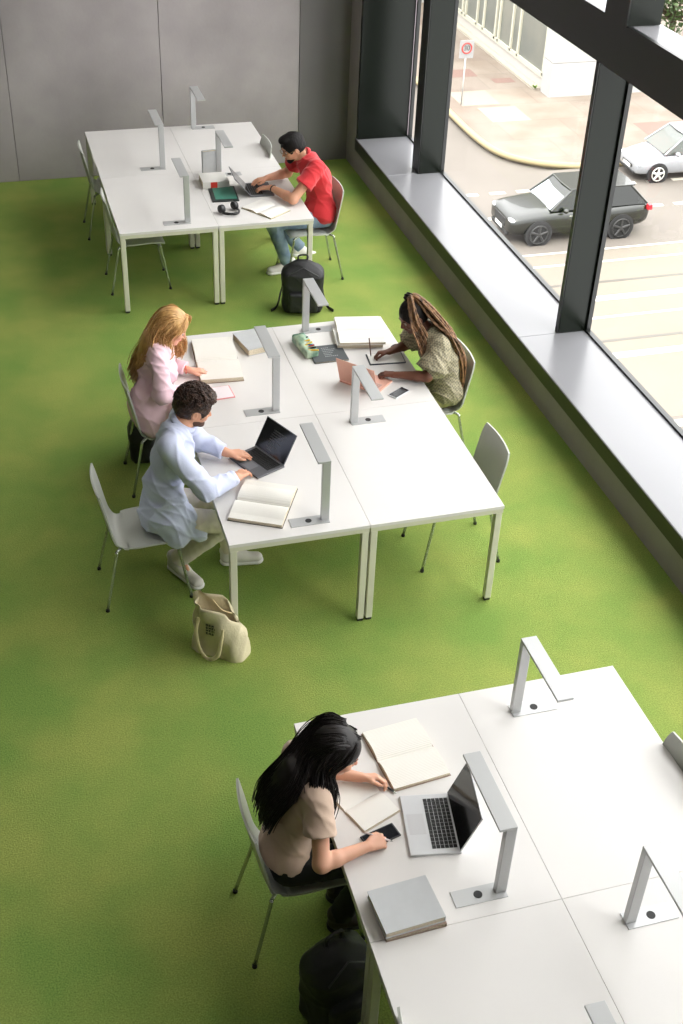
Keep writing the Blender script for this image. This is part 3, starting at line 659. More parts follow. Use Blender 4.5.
def person(key, label, o, skin, J, sc, fem, shirt, shirt_m, pants_m, shoes, sleeve, res=.006, jaw=1.0, shirt_extra=None, skirt=None, hem_z=None, amp=.004, face=None, collar=None, fat=1.0, loose=.014):
    P = []; n = J['neck']; ch = V(*J['chest']); pv = V(*J['pelvis']); sn, sf = V(*J['sn']), V(*J['sf']); hd, hdir = V(*J['head']), V(*J['hdir'])
    fwd = nrm(np.cross(sf-sn, (0, 0, 1))) * (1 if J['face_x'] > 0 else -1)
    if np.dot(fwd, V(J['face_x'], 0, 0)) < 0: fwd = -fwd
    side = nrm(sf-sn); mid = (ch+pv)/2-fwd*.015
    tw = (.135 if fem else .160)*fat; pw = (.155 if fem else .150)*fat
    Rt = np.stack([nrm(np.cross(side, nrm(ch-pv))), side, nrm(ch-pv)], 1)
    def torso(e, k=.06):
        return [cap(sn+side*.035, sf-side*.035, .052+e, k=.05), cap(sn*.5+sf*.5-V(0, 0, .02), ch, .085+e, .10+e, k=.05),
                ell(ch, V(.100, tw, .125)*1.0+e, Rt, k=k), ell(mid, V(.088, tw*.82, .12)+e, Rt, k=k), ell(pv+V(0, 0, .03), V(.105, pw, .095)+e, None, k=k)]
    P += torso(0)
    if fem: P += [ell(ch+Rt[:, 0]*(.075 if np.dot(Rt[:, 0], fwd) > 0 else -.075)*1+side*s*.062+V(0, 0, -.01), (.05, .052, .05), None, k=.03) for s in (-1, 1)]
    ru, rf, rw = (.041, .035, .0235) if fem else (.050, .042, .028)
    arm(P, sn, J['en'], J['wn'], ru, rf, rw); arm(P, sf, J['ef'], J['wf'], ru, rf, rw)
    hn, hf = pv-side*.085, pv+side*.085
    leg(P, hn, J['kn'], J['an'], J['tn'], .078, .052, .034); leg(P, hf, J['kf'], J['af'], J['tf'], .078, .052, .034)
    H, HP, HR = head_prims(hd, hdir, n, sc, fem, jaw); P += H
    for h in J['hands']: P += hand_prims(*h[:4], sc=(.88 if fem else 1.0), **h[4])
    body = sdf_mesh(P, res, 'person', skin, None, o); tag(body, label, 'person')
    f = face or {}; face_parts(body, o, HP, HR, sc, **f)
    # legs of the trousers
    T = [ell(pv+V(0, 0, .03), V(.106, pw, .096)-.001, None, k=.05)]
    for h, k_, a_ in ((hn, J['kn'], J['an']), (hf, J['kf'], J['af'])):
        k_, a_ = V(*k_), V(*a_); T += [cap(h, k_, .090, .068, k=.03), cap(k_, a_+(a_-k_)*.05, .068, J.get('cuff', .056), k=.02, fb=1)]
    T += [fold(folds(.004, (1, 0, .4), 3))]
    tr = sdf_mesh(T, .0075, 'skirt' if skirt else 'trousers', pants_m, body, o)
    for hl, te in shoes['at']: shoe(body, o, hl, te, shoes['m'], shoes['s'])
    # shirt
    e = loose; S_ = torso(e)
    if fem: S_ += [ell(ch+Rt[:, 0]*(.075 if np.dot(Rt[:, 0], fwd) > 0 else -.075)+side*s*.062+V(0, 0, -.01), (.058, .058, .056), None, k=.04) for s in (-1, 1)]
    if shirt_extra: S_ += shirt_extra
    if hem_z is not None: S_.append(cut((0, 0, hem_z), (0, 0, -1)))
    for sh, el, wr in ((sn, J['en'], J['wn']), (sf, J['ef'], J['wf'])):
        el, wr = V(*el), V(*wr)
        if sleeve[0] == 'short': S_.append(cap(sh, sh+(el-sh)*sleeve[1], ru+e+.006, ru+e+sleeve[2], k=.03, fb=1))
        else:
            S_ += [cap(sh, el, ru+e+.004, rf+e+sleeve[2], k=.03), cap(el, el+(wr-el)*sleeve[1], rf+e+sleeve[2]*.8, rw+e+.006, k=.025, fb=1)]
    S_ += [fold(folds(amp, (.3, .3, 1), 11))]
    # neckline opening
    nk = V(*n); S_.append(dict(t='ell', c=nk+nrm(hd-nk)*.035+fwd*.012, r=V(.068, .062, .040)*(1 if fem else 1.05), R=None, k=.006, op='sub'))
    sm = sdf_mesh(S_, .0065, shirt, shirt_m, body, o)
    if collar: 
        c = MB(); ax = nrm(hd-V(0, 0, .10)-nk+V(0, 0, .10)); a = nrm(np.cross(ax, side)); 
        for rr_, hh in ((.070, .0),):
            ring = []
            for kk in range(25):
                th = 2*PI*kk/24; ring.append(nk+(math.cos(th)*a*.072+math.sin(th)*side*.070)-V(*o)+ax*.012)
            rings = []
            for q, (dz, rr2) in enumerate(((.022, .94), (.034, 1.0), (.010, 1.12), (-.004, 1.20), (.006, 1.12), (.026, .99))):
                rings.append([nk-V(*o)+(p-(nk-V(*o)))*rr2+ax*dz for p in ring[:-1]])
            c.loft(rings, cap=False)
        c.build('collar', collar, sm, smooth=True)
    return body, HP, HR, fwd, side
def hair_cap(body, o, HP, HR, sc, m, grow=.010, face=True, name='hair', noise=0, res=.005, low=0, extra=None):
    g = grow
    P = [ell(HP(-.016, 0, .028), V(.098+g, .078+g, .094+g)*sc, HR, k=.02), ell(HP(-.04, 0, -.02-low), V(.062+g, .068+g*.6, .07 if low else .055)*sc, HR, k=.03)]
    if extra: P += extra
    P += [ell(HP(.100, 0, -.050), V(.070, .068, .092)*sc, HR, k=.012, op='sub')]
    if not low: P += [ell(HP(.018, s*.100, -.042), V(.050, .040, .056)*sc, HR, k=.008, op='sub') for s in (-1, 1)]
    else: P += [ell(HP(.075, s*.060, -.075), V(.060, .050, .075)*sc, HR, k=.010, op='sub') for s in (-1, 1)]
    if noise: P.append(fold(folds(noise, (0, 0, 0), 21))); P.append(fold(lambda X: noise*.7*np.sin(X@V(210, 90, 60))*np.sin(X@V(-70, 190, 120))*np.sin(X@V(40, -60, 220))))
    return sdf_mesh(P, res, name, m, body, o)

# 1) near woman, dark hair, tan top
DN = (0, 0, -1)
J = dict(face_x=1, pelvis=(.90, 3.46, .555), chest=(.965, 3.475, .86), sn=(1.01, 3.33, .985), sf=(.985, 3.635, .99), neck=(1.03, 3.487, 1.02), head=(1.13, 3.50, 1.105), hdir=(.88, -.26, -.42),
 en=(.985, 3.175, .795), wn=(1.205, 3.225, .785), ef=(1.085, 3.70, .79), wf=(1.285, 3.60, .785), kn=(1.33, 3.37, .51), an=(1.16, 3.40, .10), tn=(1.32, 3.40, .04), kf=(1.33, 3.55, .51), af=(1.20, 3.56, .09), tf=(1.34, 3.55, .04),
 hands=[((1.205, 3.225, .785), (1, .25, -.10), (-.1, .5, -1), (.2, 1, .1), dict(curl=(.9, .7, .5), thumb=.9)), ((1.285, 3.60, .785), (1, -.18, .0), (0, -.6, -1), (.1, -1, .0), dict(curl=(.6, .7, .5), thumb=.8))])
hairD = mat('hair_near_black', (26, 18, 16), .45, rgb2=(12, 8, 8), scale=60, spec=.4)
o = (.90, 3.46, .46)
b5, HP, HR, fw5, sd5 = person('a', 'woman with long dark hair and a tan top writing at the nearest table group', o, skinD, J, 1.0, True, 'top', mat('tan_jersey', (198, 172, 152), .85, var=.05, scale=10, bump=.15, bscale=35, sheen=.2), mat('black_cloth', (20, 19, 21), .8), dict(at=[((1.14, 3.40, .015), (1.36, 3.40, .012)), ((1.18, 3.56, .015), (1.40, 3.55, .012))], m=mat('dark_brown_shoe', (48, 36, 30), .5), s=M_black), ('short', .52, .020), res=.005, hem_z=.585, amp=.004, face=dict(lip=(196, 92, 84)))
hair_cap(b5, o, HP, HR, 1.0, hairD, .013, low=.03)
hm = MB(); g = []
for s in (-1, -.75, -.5, -.25, 0, .25, .5, .75, 1):
    g.append([HP(-.02, s*.06, .124), HP(-.085, s*.075, .09), HP(-.128, s*.06, .0), V(.905, 3.47+s*.07, 1.055), V(.815, 3.46+s*.075, .955), V(.775, 3.45+s*.07, .83)])
    a = HP(.055-.03*abs(s), s*.045, .112-.02*abs(s)); b = HP(-.062, s*.08, .102); c = HP(-.120, s*.08, -.005)
    g.append([a, b, c, V(.925, 3.47+s*.085, 1.03), V(.838, 3.46+s*.095, .93), V(.790, 3.45+s*.075, .80)])
for q, s in enumerate((-1, -1, -1, -.8)):
    a = HP(.045-.02*q, -.035, .112); b = HP(.028-.03*q, -.086, .045); g.append([a, b, HP(-.002-.025*q, -.098, -.04), V(1.085-.03*q, 3.375-.006*q, 1.0), V(1.062-.03*q, 3.33, .93), V(1.055-.025*q, 3.33, .84)])
for q in range(2):
    g.append([HP(.03, .03, .112), HP(.01-.02*q, .085, .04), HP(-.01, .098, -.05), V(1.07, 3.60, 1.0), V(1.06, 3.63, .90), V(1.06, 3.62, .86)])
strands(hm, g, 48, .011, .0034, .0016, o, 3, seg=5, n_side=4); hm.build('hair_lengths', hairD, b5, smooth=True)
sdf_mesh([cap(V(.94, 3.47, 1.06), V(.86, 3.465, .95), .062, .052, k=.05, sq=((1, 0, .5), .55)), cap(V(.86, 3.465, .95), V(.81, 3.455, .83), .055, .035, k=.05, sq=((1, 0, .4), .45)), cap(V(.90, 3.41, .99), V(.92, 3.54, .99), .045, .045, k=.04), cap(HP(-.05, 0, .0), V(.93, 3.47, 1.03), .085, .075, k=.04)], .006, 'hair_back', hairD, b5, o)

# 2) man in pale blue shirt
J = dict(face_x=1, pelvis=(.80, 6.11, .56), chest=(.87, 6.13, .93), sn=(.83, 5.965, 1.11), sf=(.965, 6.315, 1.09), neck=(.935, 6.155, 1.135), head=(1.02, 6.175, 1.235), hdir=(.92, -.02, -.34),
 en=(1.025, 5.885, .84), wn=(1.235, 6.02, .80), ef=(1.06, 6.42, .85), wf=(1.235, 6.295, .80), kn=(1.18, 5.99, .50), an=(.895, 6.18, .13), tn=(.97, 6.03, .05), kf=(1.20, 6.24, .52), af=(1.22, 6.22, .12), tf=(1.34, 6.20, .05), cuff=.062,
 hands=[((1.235, 6.02, .80), (.75, .85, -.12), DN, (-.6, .6, 0), dict(curl=(.35, .45, .35), thumb=.5)), ((1.235, 6.295, .80), (1, -.02, -.12), DN, (0, -1, 0), dict(curl=(.3, .4, .35), thumb=.4))])
o = (.80, 6.11, .46)
M_blue = mat('pale_blue_cotton', (196, 202, 226), .8, bump=.2, bscale=22, sheen=.2)
b3, HP, HR, fw3, sd3 = person('b', 'man with curly dark brown hair in a loose pale blue shirt typing on a laptop', o, skinB, J, 1.0, False, 'shirt', M_blue, mat('cream_trousers', (234, 224, 210), .8, var=.05, bump=.2, bscale=20), dict(at=[((.86, 6.235, .022), (.985, 6.00, .012)), ((1.20, 6.22, .015), (1.42, 6.19, .012))], m=mat('white_sneaker', (225, 220, 214), .5), s=mat('white_sole', (236, 234, 230), .5)), ('long', .90, .014), res=.0055, amp=.007,
  shirt_extra=[ell((.80, 6.11, .58), (.150, .200, .14), None, k=.06), cap((.84, 6.0, .76), (.85, 5.97, .47), .075, .085, k=.05), cap((.92, 6.0, .60), (.99, 5.965, .46), .060, .050, k=.04), cap((.82, 6.23, .72), (.84, 6.25, .52), .08, .08, k=.05), cap((.76, 6.10, .80), (.72, 6.10, .50), .075, .065, k=.05)],
  hem_z=.405, face=dict(brow=(40, 26, 20)), collar=M_blue, loose=.018)
M_curl = mat('curly_dark_brown_hair', (78, 50, 35), .55, rgb2=(30, 19, 14), scale=40)
hair_cap(b3, o, HP, HR, 1.0, M_curl, .020, noise=.006, extra=[ell(HP(.045, 0, .095), V(.065, .07, .042), HR, k=.02)])
hm = MB(); rr = np.random.default_rng(4); ov = V(*o)
for i in range(420):
    a = rr.normal(size=3); a[2] = abs(a[2])*1.0-.1; a = nrm(a)
    if a[0] > .55 and a[2] < .35: continue
    if abs(a[1]) > .5 and a[2] < .22 and a[0] > -.45: continue
    p = HP(-.010+a[0]*.112, a[1]*.096, .035+a[2]*.108)
    if np.linalg.norm((p-HP(.1, 0, -.05))) < .08: continue
    c = HR@a; t = nrm(np.cross(c, rr.normal(size=3))); b_ = np.cross(c, t); r = rr.uniform(.008, .014); pts = [p+c*(.002+.002*k)+(math.cos(k*.9)*t+math.sin(k*.9)*b_)*r-ov for k in range(8)]
    hm.tube(pts, .0034, 5)
hm.build('curls', M_curl, b3, smooth=True)
sdf_mesh([ell(HP(.022, 0, -.074), V(.064, .063, .044), HR, k=.02), ell(HP(.070, 0, -.098), V(.024, .027, .022), HR, k=.02), ell(HP(.088, 0, -.045), V(.02, .03, .013), HR, k=.01, op='sub'), ell(HP(.09, 0, -.064), V(.02, .018, .008), HR, k=.004, op='sub')], .004, 'beard', mat('short_beard', (86, 60, 46), .8, var=.2, scale=80), b3, o)

# 3) blonde in pink shirt
J = dict(face_x=1, pelvis=(.91, 7.28, .555), chest=(.965, 7.295, .87), sn=(.955, 7.145, 1.015), sf=(1.005, 7.445, 1.015), neck=(1.00, 7.315, 1.05), head=(1.085, 7.345, 1.145), hdir=(.86, -.16, -.48),
 en=(.965, 7.065, .80), wn=(1.185, 7.09, .785), ef=(1.03, 7.50, .81), wf=(1.195, 7.37, .785), kn=(1.33, 7.20, .51), an=(1.2, 7.2, .10), tn=(1.32, 7.2, .04), kf=(1.33, 7.40, .51), af=(1.2, 7.38, .10), tf=(1.32, 7.38, .04),
 hands=[((1.185, 7.09, .785), (1, .15, -.1), DN, (0, 1, 0), dict(curl=(.4, .4, .3), thumb=.5)), ((1.195, 7.37, .785), (1, -.15, -.06), DN, (0, -1, 0), dict(curl=(.2, .25, .2), thumb=.4))])
o = (.91, 7.28, .46)
M_pink = mat('pale_pink_cotton', (236, 200, 210), .8, bump=.2, bscale=22, sheen=.2)
b2, HP, HR, _, _ = person('c', 'blonde long-haired person in a pale pink shirt reading a large open book', o, skinA, J, 1.0, True, 'shirt', M_pink, mat('khaki_trousers', (196, 176, 132), .8), dict(at=[((1.18, 7.2, .015), (1.40, 7.2, .012)), ((1.18, 7.38, .015), (1.40, 7.38, .012))], m=mat('dark_brown_shoe', (48, 36, 30), .5), s=M_black), ('long', .84, .016), res=.006, amp=.007,
  shirt_extra=[ell((.90, 7.28, .60), (.15, .185, .15), None, k=.08), cap((.88, 7.19, .75), (.90, 7.16, .52), .09, .09, k=.06)], hem_z=.45, face=dict(brow=(170, 120, 80), lip=(214, 120, 116)), collar=M_pink, loose=.017)
M_blonde = mat('golden_blonde_hair', (226, 182, 116), .45, rgb2=(180, 132, 78), scale=26, stretch=(1, 1, .25), spec=.6)
hair_cap(b2, o, HP, HR, 1.0, M_blonde, .014, low=.03)
g = []
for s in (-1, -.75, -.5, -.25, 0, .25, .5, .75, 1):
    g.append([HP(.055-.03*abs(s), s*.04, .115-.02*abs(s)), HP(-.05, s*.078, .09), HP(-.10, s*.078, -.02), V(.91, 7.33+s*.085, 1.02), V(.845, 7.38+s*.095, .88), V(.80, 7.48+s*.07, .70)])
for q in range(4):
    g.append([HP(.045-.02*q, -.03, .112), HP(.030-.03*q, -.086, .04), HP(.0-.03*q, -.096, -.05), V(1.045-.035*q, 7.235, 1.0), V(1.00-.04*q, 7.22, .98), V(.93-.03*q, 7.24, .92)])
for q in range(5):
    g.append([HP(.085-.02*q, .03, .105), HP(.085-.02*q, .086, .04), HP(.06-.01*q, .10, -.06), V(1.165-.01*q, 7.43, 1.0), V(1.165-.01*q, 7.43, .92), V(1.15-.01*q, 7.42, .86)])
hm = strands(MB(), g, 50, .015, .0036, .0016, o, 5, n_side=4); hm.build('hair_lengths', M_blonde, b2, smooth=True)
sdf_mesh([cap(V(.93, 7.33, 1.06), V(.875, 7.36, .92), .07, .055, k=.05, sq=((1, 0, .4), .5)), cap(V(.875, 7.36, .92), V(.845, 7.42, .76), .06, .035, k=.05, sq=((1, 0, .2), .45)), cap(HP(-.05, 0, .0), V(.93, 7.33, 1.03), .085, .07, k=.04)], .006, 'hair_back', M_blonde, b2, o)
MB().tube([V(1.165+.026*math.cos(0), 0, 0)]*0+[V(1.17, 7.389+.029*math.cos(a)-.0, .786+.029*math.sin(a))-V(*o) for a in np.linspace(0, 2*PI, 16)], .004, 6).build('bracelet', mat('coral_band', (226, 110, 96), .5), b2, smooth=True)

# 4) woman with braids
J = dict(face_x=-1, pelvis=(2.985, 7.13, .555), chest=(2.915, 7.14, .86), sn=(2.86, 6.985, .985), sf=(2.85, 7.29, .985), neck=(2.815, 7.15, 1.02), head=(2.725, 7.20, 1.125), hdir=(-.86, -.08, -.50),
 en=(2.755, 6.915, .80), wn=(2.555, 7.01, .785), ef=(2.785, 7.385, .80), wf=(2.61, 7.32, .79), kn=(2.56, 7.04, .51), an=(2.66, 7.05, .10), tn=(2.54, 7.05, .04), kf=(2.56, 7.22, .51), af=(2.66, 7.22, .10), tf=(2.54, 7.22, .04),
 hands=[((2.555, 7.01, .785), (-1, .55, -.05), DN, (-.3, 1, 0), dict(curl=(.45, .6, .5), thumb=.6)), ((2.61, 7.32, .79), (-1, .15, -.05), (0, -.4, -1), (0, -1, .1), dict(curl=(.8, .8, .5), thumb=.9))])
o = (2.985, 7.13, .46)
M_sage = pattern_mat('sage_print_cotton', (160, 151, 124), (116, 110, 90), 'check', 70)
b4, HP, HR, _, _ = person('d', 'woman with long blonde-brown braids in a patterned sage blouse writing on a notepad', o, skinC, J, 1.0, True, 'blouse', M_sage, mat('green_khaki_trousers', (150, 148, 96), .8, var=.2, scale=20), dict(at=[((2.67, 7.05, .015), (2.46, 7.05, .012)), ((2.67, 7.22, .015), (2.46, 7.22, .012))], m=mat('dark_brown_shoe', (48, 36, 30), .5), s=M_black), ('short', .80, .045), res=.006, amp=.007,
  shirt_extra=[ell((2.98, 7.13, .60), (.15, .18, .12), None, k=.08), cap((2.93, 7.02, .85), (2.93, 7.0, .62), .09, .09, k=.06), cap((2.86, 6.99, .96), (2.82, 6.95, .84), .07, .085, k=.04)], hem_z=.50, face=dict(brow=(24, 16, 12), lip=(120, 60, 54)), loose=.022)
M_bd = mat('braid_dark_roots', (28, 18, 14), .6, rgb2=(12, 8, 7), scale=60, spec=.25)
hair_cap(b4, o, HP, HR, 1.0, M_bd, .008, noise=.002)
kn_ = HP(-.035, 0, .145)
sdf_mesh([ell(kn_, (.036, .036, .034), None, k=.02), fold(lambda X: .003*np.sin(X@V(180, 120, 200)))], .005, 'top_knot', M_bd, b4, o)
M_br = mat('braid_honey_brown', (164, 122, 82), .55, rgb2=(64, 42, 30), scale=45, stretch=(1, 1, .6))
g = []; rr = np.random.default_rng(9)
for q in range(40):   # long fall over the back and near shoulder
    a = rr.uniform(-.5, .5); e_ = rr.uniform(0, 1)
    g.append([kn_+V(0, 0, .01), kn_+V(.05, -.015+a*.06, .012-.03*e_), V(2.85-.02*e_, 7.15+a*.16, 1.17-.05*e_), V(2.94+.02*e_, 7.09+a*.17, 1.04-.02*e_), V(3.01+.02*e_, 7.045+a*.15, .88), V(3.045, 7.03+a*.12, .70), V(3.02, 7.03+a*.10, .50+.08*e_)])
for q in range(11):   # the lock falling in front of the near side of the face
    a = rr.uniform(-.5, .5); e_ = rr.uniform(0, 1)
    g.append([kn_+V(0, 0, .008), kn_+V(-.004, -.045, .004), HP(.03-.05*a, .108, .035), V(2.745+.07*a, 7.075, 1.03), V(2.77+.07*a, 7.02, .93), V(2.785+.05*a, 6.965, .82-.05*e_)])
hm = strands(MB(), g, 2, .010, .0070, .0050, o, 8, seg=9, n_side=6, bead=.28, beadn=2.1); hm.build('braids', M_br, b4, smooth=True)

# 5) man in the red shirt
J = dict(face_x=-1, pelvis=(2.92, 10.29, .555), chest=(2.885, 10.33, .88), sn=(2.85, 10.20, 1.03), sf=(2.785, 10.54, 1.03), neck=(2.79, 10.385, 1.065), head=(2.685, 10.425, 1.145), hdir=(-.90, -.12, -.40),
 en=(2.615, 10.10, .80), wn=(2.485, 10.39, .80), ef=(2.71, 10.69, .81), wf=(2.50, 10.62, .80), kn=(2.46, 10.22, .54), an=(2.62, 10.33, .10), tn=(2.50, 10.33, .04), kf=(2.48, 10.44, .53), af=(2.76, 10.42, .20), tf=(2.84, 10.40, .13), cuff=.058,
 hands=[((2.485, 10.39, .80), (-.85, .40, -.1), DN, (-.2, 1, 0), dict(curl=(.35, .45, .35), thumb=.5)), ((2.50, 10.62, .80), (-1, -.12, -.1), DN, (0, -1, 0), dict(curl=(.3, .35, .3), thumb=.5))])
o = (2.92, 10.29, .46)
M_red = mat('red_cotton', (204, 40, 48), .8, bump=.2, bscale=22, sheen=.2)
b1, HP, HR, _, _ = person('e', 'bearded man with glasses in a red short-sleeved shirt typing on a laptop', o, skinB, J, 1.0, False, 'shirt', M_red, mat('faded_blue_jeans', (140, 158, 176), .8, rgb2=(96, 116, 138), scale=9, bump=.2, bscale=25), dict(at=[((2.66, 10.34, .015), (2.44, 10.31, .012)), ((2.73, 10.42, .13), (2.93, 10.43, .07))], m=mat('white_sneaker', (225, 220, 214), .5), s=mat('white_sole', (236, 234, 230), .5)), ('short', .58, .018), res=.0065, amp=.006,
  shirt_extra=[ell((2.92, 10.29, .60), (.135, .17, .12), None, k=.08)], hem_z=.47, face=dict(brow=(24, 16, 12)), collar=M_red, loose=.020)
M_bk = mat('short_black_hair', (15, 11, 10), .6, rgb2=(8, 6, 6), scale=60, spec=.25)
hair_cap(b1, o, HP, HR, 1.0, M_bk, .014, noise=.003, extra=[ell(HP(.045, 0, .10), V(.055, .06, .032), HR, k=.02)])
sdf_mesh([ell(HP(.022, 0, -.074), V(.063, .057, .042), HR, k=.02), ell(HP(.070, 0, -.100), V(.026, .030, .026), HR, k=.02), ell(HP(.088, 0, -.045), V(.02, .03, .013), HR, k=.01, op='sub'), ell(HP(.09, 0, -.064), V(.02, .018, .008), HR, k=.004, op='sub')], .004, 'beard', M_bk, b1, o)
gl = MB(); ov = V(*o)
for s in (-1, 1):
    gl.tube([HP(.106, s*.033+.022*math.cos(a), -.004+.018*math.sin(a))-ov for a in np.linspace(0, 2*PI, 17)], .0018, 6)
    gl.tube([HP(.104, s*.055, .0)-ov, HP(.06, s*.080, .004)-ov, HP(-.005, s*.086, .0)-ov], .0018, 6)
gl.tube([HP(.107, -.011, .0)-ov, HP(.110, 0, .004)-ov, HP(.107, .011, .0)-ov], .0018, 6); gl.build('glasses', mat('glasses_frame', (120, 90, 50), .3, .6), b1, smooth=True)
wq = V(2.485, 10.39, .80)+V(.13, -.29, 0)*.10; dq = nrm(V(.13, -.29, 0)); sq_ = nrm(np.cross(dq, (0, 0, 1)))
MB().tube([wq-V(*o)+(sq_*math.cos(a)+V(0, 0, 1)*math.sin(a))*.031 for a in np.linspace(0, 2*PI, 17)], .006, 6).build('wristwatch', M_black, b1, smooth=True)

# ------------------------------------------------------------------ bags
M_bag = mat('black_nylon', (24, 24, 26), .6, bump=.15, bscale=60)
def backpack(label, loc, rz, w, d, h, sc=1, straps=True):
    t = thing('backpack', label, 'backpack', loc, rz)
    sdf_mesh([rbox((0, 0, h*.42), (w/2-.06, d/2-.06, h*.42-.06), .06, k=.03), ell((0, 0, h*.70), (w*.47, d*.44, h*.30), k=.06), cut((0, 0, 0), (0, 0, -1)), fold(folds(.004, (0, 0, 1), 31))], .008, 'body', M_bag, t)
    sdf_mesh([rbox((0, -d*.46, h*.27), (w*.36-.03, .02, h*.20-.03), .03, k=.03), fold(folds(.003, (0, 0, 1), 33))], .008, 'front_pocket', M_bag, t)
    MB().tube([(x, y, z) for x, y, z in [(-w*.42, -d*.40, h*.55), (-w*.36, -d*.46, h*.78), (0, -d*.40, h*.93), (w*.36, -d*.46, h*.78), (w*.42, -d*.40, h*.55)]], .004, 6).build('zip', mat('zip_grey', (60, 60, 62), .4), t, smooth=True)
    MB().tube(catmull([(-.04, .02, h*.97), (-.035, .02, h*1.06), (.035, .02, h*1.07), (.04, .02, h*.97)], 5), .008, 8).build('handle', M_bag, t, smooth=True)
    if straps:
        for s in (-1, 1):
            MB().tube(catmull([(s*.07, d*.45, h*.88), (s*.12, d*.62, h*.6), (s*(w*.5), d*.62, h*.25), (s*(w*.55+.02), d*.1, .03), (s*(w*.62+.05), -d*.2, .012)], 6), .016, 8, flat=.35).build('strap', M_bag, t, smooth=True)
    return t
backpack('black backpack standing on the floor beside the legs of the man in red', (2.57, 9.56, 0), math.radians(-12), .36, .23, .475)
backpack('black backpack standing on the floor below the dark-haired woman, at the bottom edge', (1.01, 2.99, 0), math.radians(20), .29, .21, .50, straps=False)
backpack('black bag on the floor behind the chair of the blonde person', (.86, 7.56, 0), math.radians(80), .26, .18, .34, straps=False)
def tote():
    t = thing('tote_bag', 'cream canvas tote bag with dark lettering standing on the green carpet', 'bag', (.998, 5.415, 0), math.radians(-36))
    W, D, H_ = .17, .065, .36
    n = 40; rings = []
    def ring(u, inner=0):
        z = u*H_; out = []
        for k in range(n):
            a = 2*PI*k/n; e = .55 if u < .5 else .8
            cx, cy = math.cos(a), math.sin(a); ex = 2/(3.2-1.0*u)
            x = W*(1-.16*u)*math.copysign(abs(cx)**ex, cx); y = (D*(1.25-.35*u)+.0)*math.copysign(abs(cy)**ex, cy)
            wob = .010*math.sin(3*a+u*4)+.007*math.sin(7*a-u*9); x += wob*(.4+u)-.03*u*u; y += wob*(.6+u)+.02*u*math.sin(a*2+1)
            zz = z-(.075*u**3)*(math.cos(a)*.9+.4*math.sin(2*a+.5)) - (.05*u**3)*abs(math.cos(a)); s = 1-inner/ W
            out.append((x*s, y*s, zz))
        return out
    us = [0, .01, .04, .1, .2, .3, .4, .5, .6, .7, .8, .88, .95, 1]
    rings = [[(x*.93, y*.93, .002) for x, y, z in ring(0)]]+[ring(u) for u in us]+[ring(u, .006) for u in reversed(us[2:])]
    MB().loft(rings).build('bag_body', mat('cream_canvas', (216, 204, 172), .85, var=.08, scale=9, bump=.3, bscale=40), t, smooth=True)
    M_c = mat('canvas_strap', (222, 206, 166), .85)
    MB().tube(catmull([(-.10, -.080, .285), (-.112, -.098, .19), (-.085, -.112, .07), (-.03, -.118, .018), (.03, -.115, .06), (.045, -.098, .16), (.05, -.085, .25)], 7), .013, 8, flat=.3, up=(0, -1, 0)).build('handle', M_c, t, smooth=True)
    MB().tube(catmull([(-.09, .07, .28), (-.075, .05, .335), (.0, .02, .30), (.05, .045, .27)], 6), .012, 8, flat=.3, up=(0, 1, 0)).build('handle', M_c, t, smooth=True)
    tx = MB(); rows = [(.03, .245, 3), (.02, .225, 4), (.02, .205, 4), (.025, .185, 3)]
    for i, (x0, z, k) in enumerate(rows):
        for j in range(k):
            x = -.052+j*.018; y = -.0835-.001*i
            if (i+j) % 2: tx.box((x, y-.004, z), (x+.012, y, z+.003)).box((x, y-.004, z+.010), (x+.012, y, z+.013)).box((x, y-.004, z), (x+.003, y, z+.013))
            else: tx.box((x, y-.004, z), (x+.003, y, z+.013)).box((x+.009, y-.004, z), (x+.012, y, z+.013)).box((x, y-.004, z+.005), (x+.012, y, z+.008))
    tx.build('lettering', mat('tote_print', (54, 60, 58), .8), t)
tote()

# ------------------------------------------------------------------ street below
G = -11.0
M_asph = mat('asphalt', (92, 86, 80), .85, var=.10, scale=.6, bump=.1, bscale=30)
M_asph2 = mat('tramway_concrete', (101, 94, 84), .85, var=.08, scale=.5)
M_mark = mat('road_paint', (170, 165, 154), .6)
road = MB().box((5.2, 8, G-.5), (90, 90, G-.12)).box((5.2, 8, G-.13), (90, 38.75, G)).build('road', M_asph); struct(road)
rd = MB().box((5.3, 22.8, G), (90, 32.2, G+.004)).build('tram_lane', M_asph2, road)
mk = MB()
for y, w_ in ((32.28, .10), (31.45, .10), (29.15, .28), (28.05, .10), (25.95, .28), (22.5, .3)): mk.box((5.3, y-w_/2, G+.004), (90, y+w_/2, G+.009))
for y in (37.15, 35.15):
    for i in range(30):
        x = 5.6+i*.98*1.0+.1; mk.box((x, y-.10, G), (x+.55, y+.10, G+.006))
mk.build('lane_markings', M_mark, road)
rl = MB()
for y in (30.15, 26.75): rl.box((5.3, y-.06, G+.003), (90, y+.06, G+.008))
rl.build('tram_rails', mat('rail_steel', (78, 74, 68), .5, .3), road)
